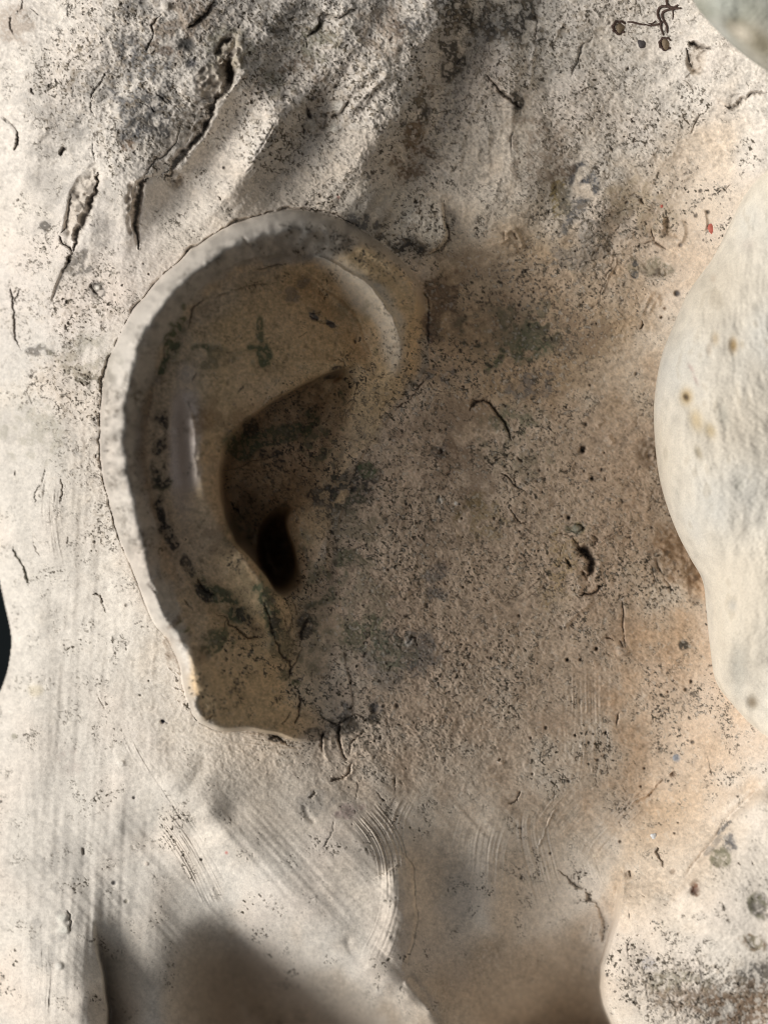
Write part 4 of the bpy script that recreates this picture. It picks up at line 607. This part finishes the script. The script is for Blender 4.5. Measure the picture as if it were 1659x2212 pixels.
# ---------------------------------------------------------------- meshes
def place(u, v, h):
    k = (CAMD - h) / CAMD
    return np.stack([(u - CX) * k * S, -h * S, (CY - v) * k * S], -1) @ MN.T
P3 = place(U, V, Hf).astype(np.float32)
du = np.zeros_like(P3); dv = np.zeros_like(P3)
du[:, 1:-1] = P3[:, 2:] - P3[:, :-2]; du[:, 0] = P3[:, 1] - P3[:, 0]; du[:, -1] = P3[:, -1] - P3[:, -2]
dv[1:-1] = P3[2:] - P3[:-2]; dv[0] = P3[1] - P3[0]; dv[-1] = P3[-1] - P3[-2]
NRM = np.cross(dv, du); NRM /= np.linalg.norm(NRM, axis=2, keepdims=True) + 1e-12
COL = np.clip(COL, .015, .9)

# ---- material
def clay_material(name, bump=.5):
    m = bpy.data.materials.new(name); m.use_nodes = True; nt = m.node_tree; nt.nodes.clear(); L = nt.links.new
    out = nt.nodes.new('ShaderNodeOutputMaterial'); b = nt.nodes.new('ShaderNodeBsdfPrincipled'); L(b.outputs[0], out.inputs[0])
    at = nt.nodes.new('ShaderNodeAttribute'); at.attribute_name = 'clay_colour'
    tc = nt.nodes.new('ShaderNodeTexCoord')
    n1 = nt.nodes.new('ShaderNodeTexNoise'); n1.inputs['Scale'].default_value = 2600; n1.inputs['Detail'].default_value = 5; n1.inputs['Roughness'].default_value = .65
    n2 = nt.nodes.new('ShaderNodeTexNoise'); n2.inputs['Scale'].default_value = 700; n2.inputs['Detail'].default_value = 4
    L(tc.outputs['Object'], n1.inputs['Vector']); L(tc.outputs['Object'], n2.inputs['Vector'])
    mr = nt.nodes.new('ShaderNodeMapRange'); mr.inputs[1].default_value = .3; mr.inputs[2].default_value = .7; mr.inputs[3].default_value = .82; mr.inputs[4].default_value = 1.12
    L(n1.outputs[0], mr.inputs[0])
    mx = nt.nodes.new('ShaderNodeVectorMath'); mx.operation = 'SCALE'; L(at.outputs['Color'], mx.inputs[0]); L(mr.outputs[0], mx.inputs['Scale'])
    L(mx.outputs[0], b.inputs['Base Color'])
    r = nt.nodes.new('ShaderNodeMapRange'); r.inputs[3].default_value = .62; r.inputs[4].default_value = .9; L(n2.outputs[0], r.inputs[0]); L(r.outputs[0], b.inputs['Roughness'])
    b.inputs['Specular IOR Level'].default_value = .35
    bp = nt.nodes.new('ShaderNodeBump'); bp.inputs['Strength'].default_value = bump; bp.inputs['Distance'].default_value = .00016
    L(n1.outputs[0], bp.inputs['Height']); L(bp.outputs[0], b.inputs['Normal'])
    return m
clay = clay_material('weathered_clay')

def link(name, me, parent=None):
    o = bpy.data.objects.new(name, me); scene.collection.objects.link(o); o.parent = parent; return o
def mesh_from_grid(name, quads, mat=clay, parent=None):
    """quads: (n,4) vertex ids in the big grid; keeps the big grid's own normals so parts join without a seam"""
    ids, inv = np.unique(quads.ravel(), return_inverse=True)
    me = bpy.data.meshes.new(name); n = len(quads)
    me.vertices.add(len(ids)); me.vertices.foreach_set('co', P3.reshape(-1, 3)[ids].ravel())
    me.loops.add(n * 4); me.loops.foreach_set('vertex_index', inv.astype(np.int32).ravel())
    me.polygons.add(n); me.polygons.foreach_set('loop_start', np.arange(0, n * 4, 4, dtype=np.int32))
    me.update(calc_edges=True)
    me.polygons.foreach_set('use_smooth', np.ones(n, bool))
    a = me.attributes.new('clay_colour', 'FLOAT_COLOR', 'POINT'); c = np.ones((len(ids), 4), np.float32); c[:, :3] = COL.reshape(-1, 3)[ids]
    a.data.foreach_set('color', c.ravel())
    me.normals_split_custom_set_from_vertices(NRM.reshape(-1, 3)[ids])
    me.materials.append(mat)
    return link(name, me, parent)

# ---- which part every patch of the surface belongs to
HAIR, CHEEK, EAR, HELIX, ANTI, CONCHA, LOBE, TRAGUS, JAW, NECK, CHIN = range(11)
Um, Vm = (U[:-1, :-1] + 2), (V[:-1, :-1] + 2)
Wm, Wn = WU[:-1, :-1], WV[:-1, :-1]
lab = np.full(Um.shape, CHEEK, np.int8)
def inside(pts, x=Wm, y=Wn):
    m = np.zeros(Um.shape, bool); xs = [p[0] for p in pts]; ys = [p[1] for p in pts]
    bb = (x > min(xs) - 1) & (x < max(xs) + 1) & (y > min(ys) - 1) & (y < max(ys) + 1)
    xx, yy = x[bb], y[bb]; ins = np.zeros(xx.shape, bool)
    for i in range(len(pts)):
        ax, ay = pts[i]; bx, by = pts[(i + 1) % len(pts)]
        if ay != by: ins ^= ((ay > yy) != (by > yy)) & (xx < (bx - ax) * (yy - ay) / (by - ay) + ax)
    m[bb] = ins; return m
lab[inside([(-400, -400), (1010, -400), (1100, -20), (1000, 200), (930, 420), (985, 560), (930, 700), (700, 800), (200, 760), (180, 1250), (-400, 1250)])] = HAIR
lab[inside([(-400, 1249), (180, 1249), (400, 1600), (380, 1690), (470, 1900), (520, 1980), (700, 2110), (880, 2230), (1000, 2700), (-400, 2700)])] = NECK
lab[inside([(400, 1580), (800, 1600), (930, 1700), (1200, 1780), (1345, 1900), (1340, 2010), (1305, 2080), (1297, 2130), (1320, 2212), (1360, 2700), (1000, 2700), (880, 2230), (700, 2110), (520, 1980), (470, 1900), (380, 1690)])] = JAW
lab[inside([(1345, 1900), (1390, 1830), (1560, 1700), (1650, 1600), (2100, 1560), (2100, 2700), (1360, 2700), (1320, 2212), (1297, 2130), (1305, 2080), (1340, 2010)])] = CHIN
em = ESD[:-1, :-1] > -2
lab[em] = EAR
crest_in = [(890, 760), (866, 700), (830, 640), (775, 598), (712, 560), (650, 540), (560, 548), (500, 566), (444, 604), (398, 655), (362, 715), (334, 780), (314, 840), (304, 900), (300, 960), (305, 1025), (322, 1092), (340, 1150), (352, 1208), (366, 1270), (386, 1330), (400, 1380)]
lab[em & inside([(960, 780)] + crest_in + [(370, 1400), (180, 1400), (150, 400), (960, 400)], Um, Vm)] = HELIX
lab[em & inside([(380, 850), (440, 830), (475, 1000), (472, 1060), (483, 1120), (508, 1172), (548, 1213), (578, 1252), (604, 1290), (600, 1370), (560, 1360), (480, 1300), (420, 1235), (384, 1160), (370, 1060), (370, 900)])] = ANTI
cpoly = [(x, y) for x, y, _ in ce] + [(632, 1282)] + [(x, y) for x, y, _ in te[::-1]]
lab[inside(cpoly, Um, Vm)] = CONCHA
lab[em & inside([(604, 1290), (640, 1330), (760, 1400), (780, 1640), (380, 1640), (340, 1390), (400, 1380), (440, 1350), (560, 1372), (600, 1375)])] = LOBE
lab[em & (lab == EAR) & inside([(762, 852), (745, 905), (716, 955), (702, 1020), (668, 1078), (634, 1096), (620, 1140), (638, 1190), (652, 1235), (660, 1280), (760, 1300), (800, 1100), (860, 860)])] = TRAGUS

vid = np.arange(NX * NY).reshape(NY, NX)
Q = np.stack([vid[:-1, :-1], vid[1:, :-1], vid[1:, 1:], vid[:-1, 1:]], -1)
ok = keep[:-1, :-1] & keep[1:, :-1] & keep[1:, 1:] & keep[:-1, 1:]
root = bpy.data.objects.new('clay_sculpture', None); scene.collection.objects.link(root)
root.location = (0, 0, 0)
root['label'] = 'weathered cream clay head, a sculpted ear with cracked hair and jaw around it'
root['category'] = 'sculpture'
def part(name, k, parent=root):
    o = mesh_from_grid(name, Q[ok & (lab == k)], parent=parent); return o
hair = part('hair', HAIR); cheek = part('cheek', CHEEK); neck = part('neck', NECK); jaw = part('jaw', JAW); chin = part('shoulder', CHIN)
ear = part('ear', EAR)
for nm, k in (('helix', HELIX), ('antihelix', ANTI), ('concha', CONCHA), ('earlobe', LOBE), ('tragus', TRAGUS)): part(nm, k, ear)
print('grid parts', round(time.time() - T0, 1))

# ---------------------------------------------------------------- the near lumps at the right edge (closed, built in rings)
def sph_noise(x, y, z, freq, seed, n=28):
    r = np.random.RandomState(seed); o = np.zeros_like(x)
    for _ in range(n):
        k = r.standard_normal(3); k /= np.linalg.norm(k); f = freq * r.uniform(.6, 1.5)
        o += np.sin((x * k[0] + y * k[1] + z * k[2]) * f + r.uniform(0, 6.28))
    return o / math.sqrt(n / 2)
def lump(name, outline, centre, base, rise, base_col, marks, parent, nring=170, nseg=760, power=2.2, tilt=(0, 0), back=-160, dents=()):
    pl = smooth_line(outline + [outline[0]], 8)[:-1]
    seg = np.linalg.norm(np.diff(np.vstack([pl, pl[:1]]), axis=0), axis=1); cs = np.concatenate([[0], np.cumsum(seg)])
    s = np.linspace(0, cs[-1], nseg, endpoint=False); q = np.vstack([pl, pl[:1]])
    bx = np.interp(s, cs, q[:, 0]); by = np.interp(s, cs, q[:, 1])
    th = np.linspace(0, math.pi / 2, nring)                    # 0 at the outline, pi/2 in the middle
    f = (np.sin(th) ** 1.0); rr = 1 - (1 - np.cos(th)) ** .9   # radius factor
    rr = np.cos(th) ** .75; hh = np.sin(th) ** (2.0 / power * 1.0)
    X = centre[0] + (bx[None] - centre[0]) * rr[:, None]; Y = centre[1] + (by[None] - centre[1]) * rr[:, None]
    Z = base + rise * hh[:, None] + 0 * X + tilt[0] * (X - centre[0]) + tilt[1] * (Y - centre[1])
    Z = np.where(np.arange(nring)[:, None] == 0, Z, Z)
    for (dx, dy, rx, ry, dh) in dents: Z += dh * np.exp(-((X - dx) / rx) ** 2 - ((Y - dy) / ry) ** 2) * np.clip(hh[:, None] * 2, 0, 1)
    Z += sph_noise(X, Y, Z, .012, 3) * 7 * np.clip(hh[:, None] * 2, 0, 1) + sph_noise(X, Y * .5, Z, .06, 4) * 1.5 + sph_noise(X, Y * .6, Z, .16, 5) * .7 + sph_noise(X, Y, Z, .45, 6, 40) * .45
    bk = [np.linspace(Z[0].mean() * 0 + k, k, nseg) for k in (0,)]
    rows_x = [bx + (centre[0] - bx) * .05, bx]; rows_z = [np.full(nseg, back * 1.0), Z[0] * .35 + back * .65]
    rows_y = [by + (centre[1] - by) * .05, by]
    X = np.vstack([rows_x[0], centre[0] + (bx - centre[0]) * .985, X]); Y = np.vstack([rows_y[0], centre[1] + (by - centre[1]) * .985, Y]); Z = np.vstack([rows_z[0], rows_z[1], Z])
    nr = X.shape[0]
    c = np.empty(X.shape + (3,)); c[:] = base_col
    n1 = sph_noise(X, Y, Z, .02, 21); n2 = sph_noise(X, Y * .6, Z, .07, 22); n3 = sph_noise(X, Y * .7, Z, .22, 23)
    c *= (1 + .05 * n2 + .05 * n3)[..., None]
    m = np.clip(n1 * .5, 0, 1)[..., None] * .6; c = c * (1 - m) + np.array((.70, .62, .50)) * m
    m = np.clip(-n1 * .4 + n2 * .2, 0, 1)[..., None] * .5; c = c * (1 - m) + np.array((.60, .60, .57)) * m
    m = (1 / (1 + np.exp(-(n3 * .8 + n2 * .8 - 2.1) * 5)))[..., None] * .35; c = c * (1 - m) + np.array((.40, .34, .25)) * m
    for (x, y, rx, ry, rot, col, k, dep) in marks:
        cc, ss = math.cos(R(rot)), math.sin(R(rot)); A = ((X - x) * cc + (Y - y) * ss) / rx; B = (-(X - x) * ss + (Y - y) * cc) / ry
        g = np.exp(-(A * A + B * B) ** 1.3) * min(1, k * 1.35); Z -= g * dep; g = g[..., None]; c = c * (1 - g) + np.array(col) * g
    co = place(X, Y, Z).reshape(-1, 3)
    ii = np.arange(nr - 1)[:, None] * nseg + np.arange(nseg)[None]; jj = np.arange(nr - 1)[:, None] * nseg + (np.arange(nseg)[None] + 1) % nseg
    quads = np.stack([ii, ii + nseg, jj + nseg, jj], -1).reshape(-1, 4)
    me = bpy.data.meshes.new(name); n = len(quads)
    me.vertices.add(len(co)); me.vertices.foreach_set('co', co.astype(np.float32).ravel())
    me.loops.add(n * 4); me.loops.foreach_set('vertex_index', quads.astype(np.int32).ravel()); me.polygons.add(n); me.polygons.foreach_set('loop_start', np.arange(0, n * 4, 4, dtype=np.int32))
    me.update(calc_edges=True); me.polygons.foreach_set('use_smooth', np.ones(n, bool))
    a = me.attributes.new('clay_colour', 'FLOAT_COLOR', 'POINT'); cc = np.ones((len(co), 4), np.float32); cc[:, :3] = np.clip(c, .02, .9).reshape(-1, 3); a.data.foreach_set('color', cc.ravel())
    me.materials.append(clay)
    return link(name, me, parent)
def Fg(x, y): return P('g', (x, y))[0]
marks = []
for (c, x, y, rx, ry, rot, col, k, d) in [
    ('g', 1200, 1400, 34, 60, 0, (.38, .27, .14), .75, 5), ('g', 1065, 1350, 30, 50, 0, (.5, .40, .27), .6, 3), ('g', 1020, 1430, 22, 50, 0, (.5, .42, .33), .5, 3), ('g', 1265, 1395, 20, 30, 0, (.5, .42, .3), .4, 2),
    ('g', 850, 1785, 50, 66, 0, (.55, .40, .20), .65, 6), ('g', 852, 1788, 18, 28, -20, (.10, .07, .04), .9, 6), ('g', 925, 1960, 50, 90, -15, (.62, .48, .27), .5, 4), ('g', 1030, 2040, 40, 60, -20, (.5, .38, .2), .5, 3), ('g', 1310, 650, 60, 50, 0, (.62, .55, .48), .4, 2),
    ('g', 1130, 1930, 40, 110, -10, (.5, .47, .40), .5, 3), ('g', 885, 1570, 14, 40, -35, (.5, .38, .34), .5, 3), ('g', 920, 1660, 14, 50, -25, (.5, .38, .34), .4, 2), ('g', 1050, 900, 24, 30, 0, (.55, .45, .35), .4, 2),
    ('k', 1020, 130, 24, 50, -20, (.4, .34, .24), .6, 3), ('k', 1260, 1200, 30, 40, 0, (.5, .47, .42), .5, 3), ('k', 1395, 1880, 40, 50, -20, (.25, .2, .14), .7, 5), ('k', 1300, 350, 34, 60, 0, (.48, .46, .40), .5, 3), ('k', 1300, 1650, 60, 200, 0, (.52, .50, .44), .5, 3)]:
    (px, py), = P(c, (x, y)); marks.append((px, py, Lc(c, rx), Lc(c, ry), rot, col, k, d))
bulge_outline = [(1740, 235), (1668, 300), (1632, 365), (1600, 432), (1568, 500), (1537, 560), (1487, 630), (1455, 700), (1428, 770), (1414, 850), (1412, 920), (1420, 1010), (1436, 1080), (1462, 1150), (1490, 1205), (1517, 1255), (1525, 1320), (1532, 1390), (1545, 1470), (1580, 1520), (1625, 1570), (1680, 1620), (1790, 1640), (1950, 1500), (2060, 1200), (2080, 850), (2000, 500), (1880, 280)]
bulge = lump('clay_bulge', bulge_outline, (1760, 1000), 30, 210, (.74, .68, .58), marks, root, tilt=(.10, 0), dents=[(1600, 1300, 60, 60, -14), (1680, 700, 80, 120, 12), (1640, 1480, 100, 80, -20)])
top_outline = [(1478, -60), (1496, 0), (1524, 40), (1566, 84), (1610, 122), (1660, 156), (1720, 190), (1800, 200), (1900, 120), (1960, -60), (1900, -220), (1700, -280), (1540, -220)]
tm = [(1520, 20, 30, 20, 30, (.25, .25, .18), .5, 6), (1585, 55, 26, 34, 20, (.16, .15, .10), .6, 8), (1640, 60, 30, 18, 60, (.60, .56, .48), .5, -6), (1560, 70, 30, 12, 40, (.6, .6, .55), .5, 0), (1620, 20, 70, 30, 30, (.30, .30, .24), .5, 8), (1640, 90, 60, 26, 40, (.22, .19, .12), .6, 8), (1560, 10, 50, 30, 0, (.5, .52, .46), .5, 0), (1600, 70, 30, 16, 30, (.62, .56, .46), .6, 0)]
curl = lump('clay_curl', top_outline, (1720, -40), 260, 150, (.42, .42, .37), tm, root, nring=80, nseg=360, tilt=(-.05, .0))

bulge['label'] = 'smooth pale bulge at the right edge with small brown rings'; curl['label'] = 'grey green mottled curl out of focus in the upper right corner'
hair['label'] = 'cracked strands of hair with black crust'; cheek['label'] = 'speckled brown cheek with a painted ochre glow'; chin['label'] = 'pale rounded mass with dark crust at the lower right'
# ---------------------------------------------------------------- little things stuck to the clay
def surf(u, v):
    i = int(np.clip(np.searchsorted(us, u), 1, NX - 1)); j = int(np.clip(np.searchsorted(vs, v), 1, NY - 1)); return float(Hf[j, i])
def simple_mat(name, col, rough=.7, spec=.3):
    m = bpy.data.materials.new(name); m.use_nodes = True; nt = m.node_tree; b = nt.nodes['Principled BSDF']
    n = nt.nodes.new('ShaderNodeTexNoise'); n.inputs['Scale'].default_value = 1500; tc = nt.nodes.new('ShaderNodeTexCoord'); nt.links.new(tc.outputs['Object'], n.inputs['Vector'])
    cr = nt.nodes.new('ShaderNodeMix'); cr.data_type = 'RGBA'; cr.inputs[6].default_value = tuple(c * .6 for c in col) + (1,); cr.inputs[7].default_value = tuple(min(1, c * 1.35) for c in col) + (1,)
    nt.links.new(n.outputs[0], cr.inputs[0]); nt.links.new(cr.outputs[2], b.inputs['Base Color']); b.inputs['Roughness'].default_value = rough; b.inputs['Specular IOR Level'].default_value = spec
    return m
def poly_mesh(name, verts, faces, mat, parent, smooth=True):
    me = bpy.data.meshes.new(name); me.from_pydata([tuple(v) for v in verts], [], faces); me.materials.append(mat)
    if smooth: me.polygons.foreach_set('use_smooth', [True] * len(me.polygons))
    return link(name, me, parent)
def tube(name, pts, rad, mat, parent, nseg=8, lift=.5):
    pl = smooth_line(pts, 6); V3 = []; F = []
    hs = np.array([surf(x, y) for x, y in pl]); k = np.ones(5) / 5; hs = np.convolve(np.pad(hs, 2, 'edge'), k, 'valid')
    n = len(pl)
    for i, (x, y) in enumerate(pl):
        a = pl[max(i - 1, 0)]; b = pl[min(i + 1, n - 1)]; d = np.array(b) - np.array(a); d = d / (np.linalg.norm(d) + 1e-9); nx_, ny_ = -d[1], d[0]
        r = rad * (0.45 + .55 * math.sin(math.pi * (.12 + .8 * i / (n - 1)))) * (1 + .12 * math.sin(i * 1.7))
        for s in range(nseg):
            an = 2 * math.pi * s / nseg; V3.append(place(np.array(x + nx_ * r * math.cos(an)), np.array(y + ny_ * r * math.cos(an)), np.array(hs[i] + rad * lift + r * math.sin(an))))
    for i in range(n - 1):
        for s in range(nseg): t_ = (s + 1) % nseg; F.append((i * nseg + s, (i + 1) * nseg + s, (i + 1) * nseg + t_, i * nseg + t_))
    F.append(tuple(range(nseg))); F.append(tuple(range((n - 1) * nseg, n * nseg))[::-1])
    return poly_mesh(name, V3, F, mat, parent)
def nodule(name, x, y, r, hgt, mat, parent, seed=0, sink=0):
    rr = np.random.RandomState(seed); V3 = []; F = []; nr, ns = 8, 18; h0 = surf(x, y) - sink; amp = rr.uniform(-.3, .3, ns); amp = (amp + np.roll(amp, 1) + np.roll(amp, -1)) / 2
    for i in range(nr):
        a = math.pi / 2 * i / (nr - 1)
        for s in range(ns):
            an = 2 * math.pi * s / ns; q = r * math.cos(a) * (1 + amp[s]) + (0.01 if i == nr - 1 else 0); V3.append(place(np.array(x + q * math.cos(an)), np.array(y + q * math.sin(an)), np.array(h0 - 2 + (hgt + 2) * math.sin(a) + rr.uniform(-.25, .25) * (i < nr - 1))))
    for i in range(nr - 1):
        for s in range(ns): t_ = (s + 1) % ns; F.append((i * ns + s, i * ns + t_, (i + 1) * ns + t_, (i + 1) * ns + s))
    F.append(tuple(range((nr - 1) * ns, nr * ns))[::-1])
    return poly_mesh(name, V3, F, mat, parent)
m_root = simple_mat('dry_rootlet', (.075, .045, .035)); m_nod = simple_mat('dull_nodule', (.20, .15, .10)); m_dark = simple_mat('dark_nodule', (.08, .07, .07)); m_red = simple_mat('red_paint', (.55, .16, .12)); m_grey = simple_mat('grey_paint', (.36, .38, .42)); m_glint = simple_mat('pale_crystal', (.78, .84, .88), .25, .6)
def thing(o, label, cat, group=None):
    o['label'] = label; o['category'] = cat
    if group: o['group'] = group
def holder(name, x, y, label, cat, group=None):
    e = bpy.data.objects.new(name, None); e.empty_display_size = .002; e.location = place(np.array(x), np.array(y), np.array(surf(x, y))); scene.collection.objects.link(e); thing(e, label, cat, group); return e
def under(o, e):
    o.parent = e; o.matrix_parent_inverse = Matrix.Translation(e.location).inverted(); return o
vc, = P('p', (370, 250)); vine = holder('dried_tendril', vc[0], vc[1], 'dark dried tendril with looping stems and two round pads by the upper right corner', 'tendril')
for pts, r in [([(420, -60), (425, 30), (450, 75), (520, 100), (600, 100)], 6.5), ([(560, 60), (520, 85), (480, 95), (430, 80), (360, 80), (318, 130), (320, 200), (350, 260), (355, 340), (385, 430)], 6), ([(520, 110), (440, 120), (380, 150), (370, 200), (395, 260), (425, 320), (430, 400)], 6),
               ([(400, 240), (350, 285), (290, 300), (220, 310), (170, 300)], 4.5), ([(290, 250), (250, 285), (200, 285)], 3), ([(490, 100), (500, 170), (495, 240)], 3), ([(170, 300), (90, 290), (10, 270), (-60, 265)], 4.5)]:
    q = P('p', *pts); under(tube('stem', q, r * .5, m_root, None), vine)
for (x, y, r) in [(412, 530, 62), (-150, 330, 66)]:
    (px, py), = P('p', (x, y)); pr = Lc('p', r) * 1.0
    n = 26; ringpts = [(px + pr * (1.15 + .13 * math.sin(k * 1.9 + px)) * math.cos(2 * math.pi * k / n + .6), py + pr * (1.12 + .12 * math.cos(k * 1.3)) * math.sin(2 * math.pi * k / n + .6)) for k in range(n - 4)] 
    under(tube('pad_rim', ringpts, pr * .3, m_root, None, lift=.2), vine); under(nodule('pad', px, py, pr * 1.05, 7, m_nod, None, 3), vine)
(px, py), = P('p', (125, 540)); o = nodule('dark_nodule', px, py, 11, 4, m_dark, None, 9); thing(o, 'small dark round crust left of the tendril pads, upper right', 'crust')
(px, py), = P('c', (1295, 1480)); o = nodule('paint_drop', px, py, 10.5, 1.5, m_red, None, 4); thing(o, 'larger round red paint drop beside the pale lump at right', 'paint spot')
(px, py), = P('c', (970, 1330)); o = nodule('paint_drop', px, py, 4.5, 1.0, m_red, None, 5); thing(o, 'tiny red paint drop above the chipped scar, right of the temple', 'paint spot')
(px, py), = P('n', (1140, 270)); o = nodule('paint_drop', px, py, 7.5, 1.0, m_grey, None, 6); thing(o, 'flat grey paint drop on the glow-tinted clay at lower right', 'paint spot')
(px, py), = P('n', (1015, 710))
o = nodule('crystal_grain', px, py, 8, 4, m_glint, None, 7); thing(o, 'pale glinting mineral grain on glow-tinted clay at lower right', 'mineral grain')

# ---------------------------------------------------------------- dark room behind
bm = bpy.data.meshes.new('background'); bm.from_pydata([tuple(M3 @ Vector(p)) for p in ((-1.6, .9, -1.2), (1.6, .9, -1.2), (1.6, .9, 1.2), (-1.6, .9, 1.2))], [], [(0, 1, 2, 3)])
b_m = simple_mat('dark_backdrop', (.012, .016, .018), .9, .1); b_m.node_tree.nodes['Noise Texture'].inputs['Scale'].default_value = 3; bm.materials.append(b_m)
bo = link('background', bm); bo['kind'] = 'structure'
print('script', round(time.time() - T0, 1))
